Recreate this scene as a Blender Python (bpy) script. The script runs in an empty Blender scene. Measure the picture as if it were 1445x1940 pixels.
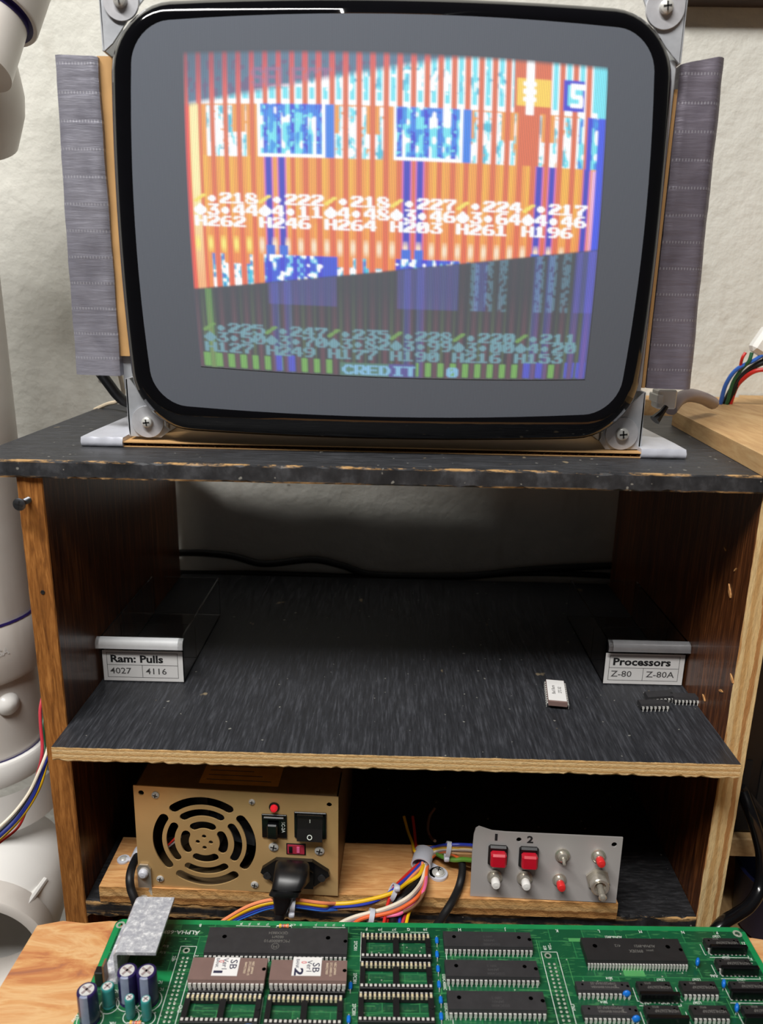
import bpy, math, random
import numpy as np
from mathutils import Matrix, Vector
random.seed(7)
rng = np.random.default_rng(11)
SC = bpy.context.scene
COL = SC.collection
R = math.radians

# ------------------------------------------------------------------ camera
FPX = 1460.6
PITCH, YAW, ROLL = 0.27447, 0.00972, 0.01978
CAM = np.array([-0.0067, -0.4181, 0.2586])
_r = np.array([math.cos(YAW), math.sin(YAW), 0]); _f = np.array([-math.sin(YAW), math.cos(YAW), 0]); _u = np.array([0, 0, 1.0])
CF = math.cos(PITCH) * _f - math.sin(PITCH) * _u
_u2 = math.cos(PITCH) * _u + math.sin(PITCH) * _f
CR = math.cos(ROLL) * _r + math.sin(ROLL) * _u2
CU = -math.sin(ROLL) * _r + math.cos(ROLL) * _u2
cd = bpy.data.cameras.new('camera'); cam = bpy.data.objects.new('camera', cd); COL.objects.link(cam)
cd.sensor_fit = 'VERTICAL'; cd.sensor_height = 36.0; cd.lens = FPX * 36.0 / 1940.0
cd.clip_start = 0.01; cd.clip_end = 30
cam.matrix_world = Matrix(((CR[0], CU[0], -CF[0], CAM[0]), (CR[1], CU[1], -CF[1], CAM[1]), (CR[2], CU[2], -CF[2], CAM[2]), (0, 0, 0, 1)))
cd.dof.use_dof = True; cd.dof.focus_distance = 0.50; cd.dof.aperture_fstop = 9.0
SC.camera = cam

# ------------------------------------------------------------------ world, lamps, exposure
w = bpy.data.worlds.new('room_ambient'); SC.world = w; w.use_nodes = True
bg = w.node_tree.nodes['Background']; bg.inputs[0].default_value = (1.0, 0.96, 0.94, 1); bg.inputs[1].default_value = 0.055
SC.view_settings.view_transform = 'Standard'; SC.view_settings.look = 'None'
SC.view_settings.exposure = 0.0; SC.view_settings.gamma = 1.0; SC.view_settings.use_curve_mapping = False

def area_lamp(name, loc, target, sx, sy, power, color):
    l = bpy.data.lights.new(name, 'AREA'); l.shape = 'RECTANGLE'; l.size = sx; l.size_y = sy; l.energy = power; l.color = color
    o = bpy.data.objects.new(name, l); COL.objects.link(o); o.location = loc
    d = Vector(target) - Vector(loc); o.rotation_euler = d.to_track_quat('-Z', 'Y').to_euler()
    return o
area_lamp('fluorescent_lamp', (-0.42, -0.72, 1.42), (-0.05, 0.0, 0.1), 1.15, 0.09, 34.0, (1.0, 0.985, 0.955))
area_lamp('fill_lamp', (-0.9, -1.15, 2.05), (-0.05, 0.0, 0.1), 1.2, 0.3, 10.0, (1.0, 0.97, 0.93))  # added soft fill behind the tube lamp, no second fixture known here

# ------------------------------------------------------------------ measuring helpers: where a sight line meets a real plane
def ray(px, py): return CF + CR * (px - 722.5) / FPX - CU * (py - 970) / FPX
def AY(px, py, y):
    d = ray(px, py); return CAM + d * (y - CAM[1]) / d[1]
def AZ(px, py, z):
    d = ray(px, py); return CAM + d * (z - CAM[2]) / d[2]
def AX(px, py, x):
    d = ray(px, py); return CAM + d * (x - CAM[0]) / d[0]
class Plane:
    """a flat thing in the room: origin, u axis, v axis"""
    def __init__(s, o, u, v):
        s.o = np.array(o, float); s.u = np.array(u, float); s.u /= np.linalg.norm(s.u)
        v = np.array(v, float); v = v - s.u * (v @ s.u); s.v = v / np.linalg.norm(v); s.n = np.cross(s.u, s.v)
    def uv(s, px, py, h=0.0):
        d = ray(px, py); o = s.o + s.n * h; p = CAM + d * (((o - CAM) @ s.n) / (d @ s.n)) - o
        return float(p @ s.u), float(p @ s.v)
    def matrix(s):
        return Matrix(((s.u[0], s.v[0], s.n[0], s.o[0]), (s.u[1], s.v[1], s.n[1], s.o[1]), (s.u[2], s.v[2], s.n[2], s.o[2]), (0, 0, 0, 1)))

# ------------------------------------------------------------------ materials
def srgb(c):
    c = np.array(c, float) / 255.0
    return tuple(np.where(c <= 0.04045, c / 12.92, ((c + 0.055) / 1.055) ** 2.4))
class NT:
    def __init__(s, name):
        s.m = bpy.data.materials.new(name); s.m.use_nodes = True; s.t = s.m.node_tree
        s.b = s.t.nodes['Principled BSDF']; s.L = s.t.links
    def n(s, typ, **kw):
        x = s.t.nodes.new(typ)
        for k, v in kw.items(): setattr(x, k, v)
        return x
    def coord(s, scale=(1, 1, 1), out='Object', rot=(0, 0, 0)):
        tc = s.n('ShaderNodeTexCoord'); mp = s.n('ShaderNodeMapping'); mp.inputs['Scale'].default_value = scale; mp.inputs['Rotation'].default_value = rot
        s.L.new(tc.outputs[out], mp.inputs['Vector']); return mp.outputs['Vector']
    def noise(s, vec, scale, detail=4, rough=0.55, dist=0.0):
        x = s.n('ShaderNodeTexNoise'); x.inputs['Scale'].default_value = scale; x.inputs['Detail'].default_value = detail
        x.inputs['Roughness'].default_value = rough; x.inputs['Distortion'].default_value = dist
        s.L.new(vec, x.inputs['Vector']); return x.outputs['Fac']
    def ramp(s, fac, stops, interp='LINEAR'):
        x = s.n('ShaderNodeValToRGB'); x.color_ramp.interpolation = interp; e = x.color_ramp.elements
        while len(e) < len(stops): e.new(0.5)
        for i, (p, c) in enumerate(stops):
            e[i].position = p; e[i].color = (*c, 1) if len(c) == 3 else c
        s.L.new(fac, x.inputs['Fac']); return x.outputs['Color']
    def mix(s, fac, a, b, mode='MIX'):
        x = s.n('ShaderNodeMix', data_type='RGBA', blend_type=mode)
        for sock, v in ((x.inputs[0], fac), (x.inputs[6], a), (x.inputs[7], b)):
            if hasattr(v, 'is_output'): s.L.new(v, sock)
            elif isinstance(v, (int, float)): sock.default_value = v
            else: sock.default_value = (*v, 1)
        return x.outputs[2]
    def math(s, op, a, b=0.0, clamp=False):
        x = s.n('ShaderNodeMath', operation=op, use_clamp=clamp)
        for i, v in enumerate((a, b)):
            if hasattr(v, 'is_output'): s.L.new(v, x.inputs[i])
            else: x.inputs[i].default_value = v
        return x.outputs[0]
    def base(s, c):
        if hasattr(c, 'is_output'): s.L.new(c, s.b.inputs['Base Color'])
        else: s.b.inputs['Base Color'].default_value = (*c, 1)
    def set(s, **kw):
        for k, v in kw.items():
            k = {'rough': 'Roughness', 'metal': 'Metallic', 'coat': 'Coat Weight', 'coatr': 'Coat Roughness', 'spec': 'Specular IOR Level', 'trans': 'Transmission Weight', 'ior': 'IOR', 'alpha': 'Alpha', 'sheen': 'Sheen Weight'}[k]
            if hasattr(v, 'is_output'): s.L.new(v, s.b.inputs[k])
            else: s.b.inputs[k].default_value = v
        return s
    def bump(s, h, strength=0.3, dist=0.001):
        x = s.n('ShaderNodeBump'); x.inputs['Strength'].default_value = strength; x.inputs['Distance'].default_value = dist
        s.L.new(h, x.inputs['Height']); s.L.new(x.outputs['Normal'], s.b.inputs['Normal'])

def plain(name, rgb, rough=0.5, metal=0.0, var=0.12, vscale=120, bump=0.0, bscale=400, **kw):
    t = NT(name); c = srgb(rgb); v = t.coord()
    n = t.noise(v, vscale, 3)
    t.base(t.ramp(n, [(0.3, tuple(x * (1 - var) for x in c)), (0.7, tuple(min(1, x * (1 + var)) for x in c))]))
    t.set(rough=rough, metal=metal, **kw)
    if bump: t.bump(t.noise(v, bscale, 3), bump, 0.0004)
    return t.m

def wood(name, dark, light, stretch, scale=40, rough=0.6, mid=None, bump=0.25, spots=None, coat=0.0, dist=1.2):
    t = NT(name); v = t.coord(stretch)
    n = t.noise(v, scale, 6, 0.62, dist); n2 = t.noise(v, scale * 4.1, 4, 0.6)
    mixn = t.math('ADD', t.math('MULTIPLY', n, 0.7), t.math('MULTIPLY', n2, 0.3))
    d, l = srgb(dark), srgb(light); m = srgb(mid) if mid else tuple((a + b) / 2 for a, b in zip(d, l))
    c = t.ramp(mixn, [(0.32, d), (0.5, m), (0.66, l)])
    if spots:
        s = t.noise(t.coord((1, 1, 1)), spots[1], 3, 0.6)
        c = t.mix(t.ramp(s, [(spots[2], (0, 0, 0)), (spots[2] + 0.05, (1, 1, 1))]), c, srgb(spots[0]))
    t.base(c); t.set(rough=rough, coat=coat, spec=0.35); t.bump(mixn, bump, 0.0006)
    return t.m

def ply_edge(name, cols, axis, pitch, grain, rough=0.75, offset=0.0):
    """raw plywood edge: veneers stacked along axis, fibres rough across them"""
    t = NT(name); tc = t.n('ShaderNodeTexCoord'); sp = t.n('ShaderNodeSeparateXYZ'); t.L.new(tc.outputs['Object'], sp.inputs[0])
    nz = t.noise(t.coord(grain), 30, 4, 0.6)
    pos = t.math('ADD', t.math('MULTIPLY', t.math('ADD', sp.outputs[axis], offset), 1.0 / pitch), t.math('MULTIPLY', nz, 0.45))
    fr = t.math('FRACT', pos)
    cs = [srgb(c) for c in cols]; k = len(cs)
    st = []
    for i, c in enumerate(cs): st += [(i / k + 0.02, c), ((i + 1) / k - 0.06, c)]
    c = t.ramp(fr, st)
    fib = t.noise(t.coord(tuple(g * 1.0 for g in grain)), 130, 5, 0.7)
    c = t.mix(t.ramp(fib, [(0.35, (0.42, 0.42, 0.42)), (0.58, (0, 0, 0))]), c, t.mix(0.6, c, srgb((110, 70, 35)), 'MIX'), 'MIX')
    t.base(c); t.set(rough=rough, spec=0.2); t.bump(fib, 0.7, 0.0012)
    return t.m

def worn_black(name, stretch, rough=0.42, edge_z=None, wear=0.62, specks=True, base=(30, 31, 34), chip_depth=0.0012):
    """black paint over plywood, dusty, brushed along the grain, chipped to raw wood at the arrises"""
    t = NT(name); v = t.coord(stretch); n = t.noise(v, 60, 5, 0.65)
    b = srgb(base)
    c = t.ramp(n, [(0.35, tuple(x * 0.62 for x in b)), (0.52, b), (0.7, tuple(x * 2.0 + 0.004 for x in b))])
    if specks:
        s = t.noise(t.coord((1, 0.6, 1)), 85, 2, 0.4); s2 = t.noise(t.coord((1, 1, 1)), 260, 1, 0.3)
        c = t.mix(t.ramp(s, [(0.755, (0, 0, 0)), (0.775, (0.8, 0.8, 0.8))]), c, srgb((140, 125, 100)))
        c = t.mix(t.ramp(s2, [(0.77, (0, 0, 0)), (0.79, (0.7, 0.7, 0.7))]), c, srgb((150, 148, 140)))
    if edge_z is not None:
        tc = t.n('ShaderNodeTexCoord'); sp = t.n('ShaderNodeSeparateXYZ'); t.L.new(tc.outputs['Object'], sp.inputs[0])
        z0, z1 = edge_z; wn = t.noise(t.coord((1, 1, 6)), 45, 5, 0.75)
        near = t.math('MAXIMUM', t.math('SUBTRACT', 1.0, t.math('MULTIPLY', t.math('SUBTRACT', z1, sp.outputs[2]), 1 / chip_depth), True),
                      t.math('SUBTRACT', 1.0, t.math('MULTIPLY', t.math('SUBTRACT', sp.outputs[2], z0), 1 / chip_depth), True))
        front = t.math('LESS_THAN', sp.outputs[1], edge_front[0])
        f = t.math('MULTIPLY', t.math('MULTIPLY', near, front), t.ramp(wn, [(wear - 0.12, (0, 0, 0)), (wear, (1, 1, 1))]))
        c = t.mix(t.math('MINIMUM', t.math('MULTIPLY', f, 1.6), 1.0), c, srgb((190, 150, 98)))
    t.base(c); t.set(rough=t.ramp(n, [(0.3, (rough - 0.08,) * 3), (0.7, (rough + 0.2,) * 3)]), spec=0.28); t.bump(n, 0.35, 0.0005)
    return t.m
edge_front = [0.0002 - 0.13]

M = {}
M['wall'] = None
def build_wall_mat():
    t = NT('painted_plaster'); v = t.coord()
    n = t.noise(v, 60, 4, 0.55); n2 = t.noise(t.coord((1, 1, 0.45)), 9, 5, 0.65); n3 = t.noise(t.coord((1.6, 1, 0.5)), 14, 3, 0.6)
    c = t.ramp(n2, [(0.3, srgb((200, 199, 190))), (0.7, srgb((216, 214, 206)))])
    c = t.mix(t.ramp(n3, [(0.60, (0, 0, 0)), (0.78, (0.45, 0.45, 0.45))]), c, srgb((150, 138, 122)))
    sp = t.noise(v, 75, 1, 0.3); c = t.mix(t.ramp(sp, [(0.79, (0, 0, 0)), (0.80, (0.6, 0.6, 0.6))]), c, srgb((95, 85, 75)))
    t.base(c); t.set(rough=0.75, spec=0.2); t.bump(n, 0.55, 0.004); return t.m
M['wall'] = build_wall_mat()
M['floor'] = plain('concrete_floor', (120, 116, 110), 0.8, bump=0.3, bscale=60)
M['rail'] = wood('dark_rail_wood', (38, 28, 24), (64, 48, 40), (1, 8, 8))
M['walnut'] = wood('walnut_stain', (42, 20, 10), (134, 80, 42), (14, 14, 0.7), 22, 0.32, mid=(80, 44, 22), spots=((110, 84, 56), 34, 0.745), coat=0.15)
M['brown_edge'] = wood('brown_stained_ply_edge', (92, 54, 22), (182, 124, 64), (8, 8, 0.7), 45, 0.55, mid=(142, 90, 40), bump=0.5, spots=((70, 48, 34), 40, 0.70))
M['raw_edge_x'] = ply_edge('raw_ply_edge_upright', [(186, 136, 84), (226, 198, 146), (204, 164, 108), (222, 190, 136)], 0, 0.0119, (6, 6, 0.9), offset=0.0008)
M['raw_edge_z'] = ply_edge('raw_ply_edge_level', [(222, 186, 132), (236, 206, 156), (204, 162, 106)], 2, 0.0031, (3.0, 3, 8))
M['black_top'] = worn_black('black_paint_top', (1.2, 12, 1), edge_z=(0.1569 + 0.192, 0.1667 + 0.192), wear=0.60, base=(50, 51, 54))
M['black_shelf'] = worn_black('black_paint_shelf', (12, 0.9, 1), 0.38, base=(48, 49, 53))
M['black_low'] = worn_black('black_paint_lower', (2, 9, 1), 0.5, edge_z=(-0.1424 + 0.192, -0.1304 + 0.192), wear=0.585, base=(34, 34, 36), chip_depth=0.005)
M['raw_base'] = wood('raw_ply_face', (166, 110, 62), (214, 168, 112), (1.2, 9, 6), 26, 0.7, mid=(194, 142, 88), spots=((136, 84, 46), 16, 0.68))
M['raw_base_edge'] = ply_edge('raw_ply_base_edge', [(204, 158, 100), (188, 138, 82), (150, 104, 58), (210, 168, 112)], 2, 0.0105, (3, 3, 7))
M['bench'] = None
def bench_mat():
    t = NT('bench_plywood'); v = t.coord((1.6, 6.0, 1)); n = t.noise(v, 9, 6, 0.62, 1.1); n2 = t.noise(t.coord((2, 14, 1)), 70, 4, 0.6)
    c = t.ramp(n, [(0.36, srgb((158, 102, 78))), (0.42, srgb((190, 124, 78))), (0.50, srgb((212, 160, 104))), (0.56, srgb((222, 182, 130))), (0.64, srgb((206, 150, 96)))])
    c = t.mix(t.math('MULTIPLY', n2, 0.35), c, srgb((172, 108, 62))); t.base(c); t.set(rough=0.6, spec=0.3); t.bump(n2, 0.3, 0.0004); return t.m
M['bench'] = bench_mat()
M['slab'] = wood('pine_slab', (168, 128, 84), (204, 170, 122), (5, 0.7, 6), 20, 0.65, mid=(190, 152, 104), spots=((120, 84, 54), 14, 0.74))
M['tube_black'] = plain('black_tube_glass', (4, 4, 7), 0.07, var=0.1, coat=0.3, coatr=0.03)
M['frame_metal'] = plain('zinc_frame_metal', (190, 193, 198), 0.4, 0.4, var=0.2, vscale=60, bump=0.1)
M['washer'] = plain('zinc_washer', (204, 204, 208), 0.34, 0.4, var=0.12)
M['screw'] = plain('steel_screw', (206, 205, 200), 0.28, 0.3, var=0.1)
M['dark_screw'] = plain('dark_screw', (92, 94, 98), 0.38, 0.9)
M['recess'] = plain('dark_recess', (14, 13, 13), 0.7)
def tape_mat(name, a, b):
    t = NT(name); v = t.coord((1, 1, 1)); n = t.noise(t.coord((6, 6, 50)), 6, 3, 0.6); n2 = t.noise(v, 45, 3, 0.5, 0.6)
    sp = t.n('ShaderNodeSeparateXYZ'); t.L.new(v, sp.inputs[0])
    ridge = t.math('SINE', t.math('MULTIPLY', sp.outputs[2], 900.0))
    stitch = t.math('GREATER_THAN', t.math('MULTIPLY', t.math('SINE', t.math('MULTIPLY', sp.outputs[0], 3600.0)), t.ramp(t.math('SINE', t.math('MULTIPLY', sp.outputs[2], 430.0)), [(0.93, (0, 0, 0)), (0.98, (1, 1, 1))])), 0.4)
    c = t.ramp(n2, [(0.3, srgb(a)), (0.7, srgb(b))]); c = t.mix(t.math('MULTIPLY', stitch, 0.35), c, srgb((205, 205, 212)))
    t.base(c); t.set(rough=0.42, metal=0.35, spec=0.5)
    h = t.math('ADD', t.math('ADD', t.math('MULTIPLY', ridge, 0.05), n), t.math('MULTIPLY', n2, 0.8)); t.bump(h, 0.35, 0.0012); return t.m
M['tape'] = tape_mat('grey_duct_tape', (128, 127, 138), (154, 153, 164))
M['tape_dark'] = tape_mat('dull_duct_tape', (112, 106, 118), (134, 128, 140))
M['silver_tape'] = plain('silver_tape', (206, 208, 218), 0.3, 0.25, var=0.12, vscale=30, bump=0.5, bscale=90)
M['cardboard'] = plain('cardboard', (190, 148, 96), 0.85, var=0.1, vscale=50, bump=0.15, bscale=200)
M['cardboard_core'] = plain('cardboard_core', (150, 112, 70), 0.9)
M['pvc'] = None
def pvc_mat():
    t = NT('white_pvc'); n = t.noise(t.coord(), 12, 4, 0.6); n2 = t.noise(t.coord((1, 1, 0.2)), 30, 3, 0.6)
    c = t.ramp(n, [(0.3, srgb((214, 206, 198))), (0.7, srgb((232, 228, 222)))]); c = t.mix(t.ramp(n2, [(0.62, (0, 0, 0)), (0.8, (0.25, 0.25, 0.25))]), c, srgb((160, 146, 132)))
    t.base(c); t.set(rough=0.35, spec=0.45); return t.m
M['pvc'] = pvc_mat()
M['pvc_white'] = plain('clean_pvc', (236, 234, 230), 0.3, var=0.03, vscale=20)
M['primer'] = plain('purple_primer', (44, 34, 96), 0.4, var=0.3, vscale=90)
M['black_plastic'] = plain('black_plastic', (16, 16, 18), 0.38, var=0.2)
M['black_rubber'] = plain('black_rubber', (17, 17, 19), 0.5, var=0.25, bump=0.1)
M['black_glossy'] = plain('black_glossy_plastic', (12, 12, 14), 0.2, var=0.2)
M['clear_plastic'] = None
def clear_mat():
    t = NT('clear_polystyrene'); t.base((0.93, 0.93, 0.94)); n = t.noise(t.coord(), 40, 3); t.set(rough=t.ramp(n, [(0.3, (0.02,) * 3), (0.7, (0.07,) * 3)]), trans=1.0, ior=1.22, spec=0.5); return t.m
M['clear_plastic'] = clear_mat()
M['frosted'] = plain('handle_paper_strip', (206, 208, 210), 0.45, var=0.06)
M['grey_handle'] = plain('grey_clear_handle', (122, 122, 124), 0.25, var=0.1)
M['paper'] = plain('white_label_paper', (226, 224, 222), 0.7, var=0.02)
M['ink'] = plain('black_ink', (24, 24, 26), 0.7)
M['ink_grey'] = plain('grey_ink', (80, 78, 78), 0.7)
M['red_ink'] = plain('red_ink', (196, 44, 56), 0.7)
M['blue_ink'] = plain('navy_ink', (38, 36, 66), 0.7)
M['silk'] = plain('white_silkscreen', (216, 222, 214), 0.6)
M['chip_faint'] = plain('faint_chip_print', (66, 65, 66), 0.6)
M['chip_ink'] = plain('grey_chip_print', (104, 102, 98), 0.6)
M['psu_plate'] = None
def psu_mat():
    t = NT('gold_passivated_steel'); n = t.noise(t.coord((1, 1, 1)), 14, 3, 0.5); n2 = t.noise(t.coord((1, 1, 1)), 300, 2)
    t.base(t.ramp(n, [(0.3, srgb((188, 152, 100))), (0.7, srgb((214, 180, 126)))])); t.set(rough=t.ramp(n2, [(0.3, (0.34,) * 3), (0.7, (0.42,) * 3)]), metal=0.3); return t.m
M['psu_plate'] = psu_mat()
M['psu_side'] = plain('steel_case', (120, 98, 70), 0.45, 0.5)
M['yellow_label'] = plain('amber_label', (186, 134, 62), 0.6)
M['led'] = NT('red_led_lit').m
_b = M['led'].node_tree.nodes['Principled BSDF']; _b.inputs['Base Color'].default_value = (0.6, 0.01, 0.02, 1); _b.inputs['Emission Color'].default_value = (1, 0.03, 0.05, 1); _b.inputs['Emission Strength'].default_value = 0.3; _b.inputs['Roughness'].default_value = 0.2
M['red_plastic'] = plain('red_button_plastic', (186, 18, 40), 0.3, var=0.05)
M['red_cap'] = plain('red_push_cap', (216, 44, 44), 0.35, var=0.04)
M['pink_plastic'] = plain('selector_red', (170, 46, 66), 0.4)
M['white_plastic'] = plain('white_cap_plastic', (226, 224, 220), 0.35, var=0.03)
M['nylon'] = plain('white_nylon', (210, 212, 222), 0.4, var=0.04, trans=0.15)
M['chrome'] = plain('nickel_plate', (204, 198, 186), 0.2, 0.7, var=0.08)
M['plate_alu'] = plain('grey_aluminium_panel', (172, 168, 166), 0.42, 0.15, var=0.06, vscale=20)
M['heatsink'] = None
def hs_mat():
    t = NT('scratched_aluminium'); n = t.noise(t.coord((1, 1, 1)), 260, 3, 0.75); n2 = t.noise(t.coord((1, 1, 1)), 60, 2)
    t.base(t.ramp(n, [(0.38, srgb((172, 174, 184))), (0.55, srgb((202, 204, 210))), (0.66, srgb((244, 245, 248)))])); t.set(rough=0.34, metal=0.25); t.bump(n, 0.3, 0.0003); return t.m
M['heatsink'] = hs_mat()
def pcb_mat():
    t = NT('green_solder_mask')
    br = t.n('ShaderNodeTexBrick'); v = t.coord((1, 1, 1)); t.L.new(v, br.inputs['Vector'])
    br.inputs['Scale'].default_value = 46.0; br.inputs['Color1'].default_value = (*srgb((26, 92, 58)), 1); br.inputs['Color2'].default_value = (*srgb((16, 68, 44)), 1); br.inputs['Mortar'].default_value = (*srgb((44, 118, 70)), 1)
    br.inputs['Mortar Size'].default_value = 0.012; br.offset = 0.37; br.inputs['Brick Width'].default_value = 0.9; br.inputs['Row Height'].default_value = 0.55
    n = t.noise(t.coord((30, 160, 1)), 5, 2, 0.4)
    c = t.mix(t.ramp(n, [(0.60, (0, 0, 0)), (0.63, (0.55, 0.55, 0.55))], 'LINEAR'), br.outputs['Color'], srgb((64, 128, 78)))
    t.base(c); t.set(rough=0.3, spec=0.5, coat=0.15); return t.m
M['pcb'] = pcb_mat()
M['pcb_light'] = plain('bright_green_mask', (28, 132, 76), 0.3, var=0.08, coat=0.2)
M['pcb_pale'] = plain('pale_green_copper', (78, 150, 88), 0.35, var=0.06)
M['trace'] = plain('trace_green', (70, 134, 84), 0.35)
M['chip'] = plain('black_epoxy', (46, 45, 47), 0.55, var=0.12, vscale=200, bump=0.1, bscale=900)
M['chip_dark'] = plain('matt_black_epoxy', (34, 33, 34), 0.5, var=0.12, vscale=200)
M['ceramic'] = plain('brown_ceramic', (122, 98, 92), 0.5, var=0.06, vscale=150)
M['pin'] = plain('tinned_pin', (228, 226, 220), 0.25, 0.3, var=0.1)
M['gold_pin'] = plain('socket_contact', (232, 218, 180), 0.3, 0.25)
M['solder'] = plain('solder_pad', (172, 180, 164), 0.35, 0.3)
M['socket'] = plain('black_socket', (20, 20, 22), 0.45)
M['blue_cap'] = plain('blue_capacitor', (24, 112, 206), 0.3, var=0.06)
M['navy_sleeve'] = plain('navy_sleeve', (38, 28, 78), 0.3, var=0.1)
M['grey_stripe'] = plain('grey_stripe', (132, 140, 166), 0.4)
M['teal_sleeve'] = plain('teal_sleeve', (52, 134, 132), 0.35, var=0.1)
M['can_top'] = plain('aluminium_can_top', (222, 222, 220), 0.35, 0.3)
M['resistor'] = plain('tan_resistor', (206, 156, 112), 0.4)
for nm, c in dict(yellow=(232, 184, 20), red=(206, 44, 38), blue=(44, 62, 170), sky=(52, 104, 196), white=(226, 216, 196), orange=(230, 104, 52), peach=(236, 142, 98), pink=(232, 104, 150), brown=(122, 86, 60), grey=(146, 132, 132), green=(34, 92, 58), lime=(90, 140, 50), tan=(178, 136, 92), black=(18, 18, 20), purple=(110, 78, 120), cream=(222, 204, 176), crimson=(190, 52, 66)).items():
    M['w_' + nm] = plain(nm + '_wire', c, 0.42, var=0.04)
M['blue_tub'] = plain('navy_plastic', (24, 28, 60), 0.4)
M['case'] = plain('black_case_metal', (20, 20, 22), 0.45, 0.2)

# ------------------------------------------------------------------ mesh builder
class G:
    def __init__(s): s.v = []; s.f = []; s.m = []; s.sm = []
    def add(s, vs, fs, m=0, smooth=False):
        k = len(s.v); s.v += [tuple(float(c) for c in p) for p in vs]
        for f in fs: s.f.append(tuple(k + i for i in f)); s.m.append(m); s.sm.append(smooth)
        return s
    def box(s, c, d, m=0, rot=None, ch=0.0):
        hx, hy, hz = d[0] / 2, d[1] / 2, d[2] / 2
        if ch > 0:
            b = []; c8 = min(ch, hx * .9, hy * .9, hz * .9)
            idx = {}
            vs = []
            for sx in (-1, 1):
                for sy in (-1, 1):
                    for sz in (-1, 1):
                        idx[(sx, sy, sz, 0)] = len(vs); vs.append((sx * hx, sy * (hy - c8), sz * (hz - c8)))
                        idx[(sx, sy, sz, 1)] = len(vs); vs.append((sx * (hx - c8), sy * hy, sz * (hz - c8)))
                        idx[(sx, sy, sz, 2)] = len(vs); vs.append((sx * (hx - c8), sy * (hy - c8), sz * hz))
            I = lambda a, b_, c_, k: idx[(a, b_, c_, k)]
            fs = []
            for g in (-1, 1):
                q = [I(g, -1, -1, 0), I(g, 1, -1, 0), I(g, 1, 1, 0), I(g, -1, 1, 0)]; fs.append(q if g > 0 else q[::-1])
                q = [I(-1, g, -1, 1), I(-1, g, 1, 1), I(1, g, 1, 1), I(1, g, -1, 1)]; fs.append(q if g > 0 else q[::-1])
                q = [I(-1, -1, g, 2), I(1, -1, g, 2), I(1, 1, g, 2), I(-1, 1, g, 2)]; fs.append(q if g > 0 else q[::-1])
            for a in (-1, 1):
                for b_ in (-1, 1):
                    q = [I(a, b_, -1, 0), I(a, b_, -1, 1), I(a, b_, 1, 1), I(a, b_, 1, 0)]; fs.append(q if a * b_ > 0 else q[::-1])
                    q = [I(a, -1, b_, 0), I(a, 1, b_, 0), I(a, 1, b_, 2), I(a, -1, b_, 2)]; fs.append(q if a * b_ > 0 else q[::-1])
                    q = [I(-1, a, b_, 1), I(-1, a, b_, 2), I(1, a, b_, 2), I(1, a, b_, 1)]; fs.append(q if a * b_ > 0 else q[::-1])
                    for c_ in (-1, 1):
                        q = [I(a, b_, c_, 0), I(a, b_, c_, 1), I(a, b_, c_, 2)]; fs.append(q if a * b_ * c_ > 0 else q[::-1])
        else:
            vs = [(x * hx, y * hy, z * hz) for x in (-1, 1) for y in (-1, 1) for z in (-1, 1)]
            fs = [(0, 1, 3, 2), (4, 6, 7, 5), (0, 4, 5, 1), (2, 3, 7, 6), (0, 2, 6, 4), (1, 5, 7, 3)]
        if rot is not None: vs = [rot @ Vector(p) for p in vs]
        return s.add([(p[0] + c[0], p[1] + c[1], p[2] + c[2]) for p in vs], fs, m)
    def b2(s, a, b, m=0, ch=0.0):   # box between two corners
        return s.box([(x + y) / 2 for x, y in zip(a, b)], [abs(y - x) for x, y in zip(a, b)], m, None, ch)
    def tube(s, pts, r, n=10, m=0, cap=True, closed=False):
        P = [Vector(p) for p in pts]; k = len(P); rs = r if isinstance(r, (list, tuple)) else [r] * k
        vs = []; up = Vector((0.13, 0.27, 0.95)); prev = None
        for i, p in enumerate(P):
            if closed: t = P[(i + 1) % k] - P[i - 1]
            else: t = P[min(i + 1, k - 1)] - P[max(i - 1, 0)]
            t.normalize()
            if prev is None:
                a = t.cross(up)
                if a.length < 1e-4: a = t.cross(Vector((1, 0, 0)))
            else: a = prev - t * prev.dot(t)
            a.normalize(); prev = a; b = t.cross(a)
            for j in range(n):
                th = 2 * math.pi * j / n; vs.append(p + a * (rs[i] * math.cos(th)) + b * (rs[i] * math.sin(th)))
        fs = []
        for i in range(k if closed else k - 1):
            for j in range(n):
                a0 = i * n + j; a1 = i * n + (j + 1) % n; b0 = ((i + 1) % k) * n + j; b1 = ((i + 1) % k) * n + (j + 1) % n
                fs.append((a0, a1, b1, b0))
        s.add(vs, fs, m, True)
        if cap and not closed:
            s.add(vs[:n], [tuple(range(n))[::-1]], m); s.add(vs[-n:], [tuple(range(n))], m)
        return s
    def cyl(s, p0, p1, r, r1=None, n=20, m=0, cap=True):
        return s.tube([p0, p1], [r, r if r1 is None else r1], n, m, cap)
    def lathe(s, prof, o, axis=(0, 0, 1), n=24, m=0, ms=None, ang0=0.0, xref=None, cap=True):
        ax = Vector(axis).normalized()
        a = Vector(xref) if xref is not None else ax.orthogonal(); a = (a - ax * a.dot(ax)).normalized(); b = ax.cross(a); o = Vector(o); vs = []
        for r, h in prof:
            for j in range(n):
                th = ang0 + 2 * math.pi * j / n; vs.append(o + ax * h + a * (r * math.cos(th)) + b * (r * math.sin(th)))
        k = len(prof)
        base = len(s.v); s.v += [tuple(p) for p in vs]
        for i in range(k - 1):
            for j in range(n):
                s.f.append((base + i * n + j, base + i * n + (j + 1) % n, base + (i + 1) * n + (j + 1) % n, base + (i + 1) * n + j)); s.m.append(ms[i] if ms else m); s.sm.append(True)
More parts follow.
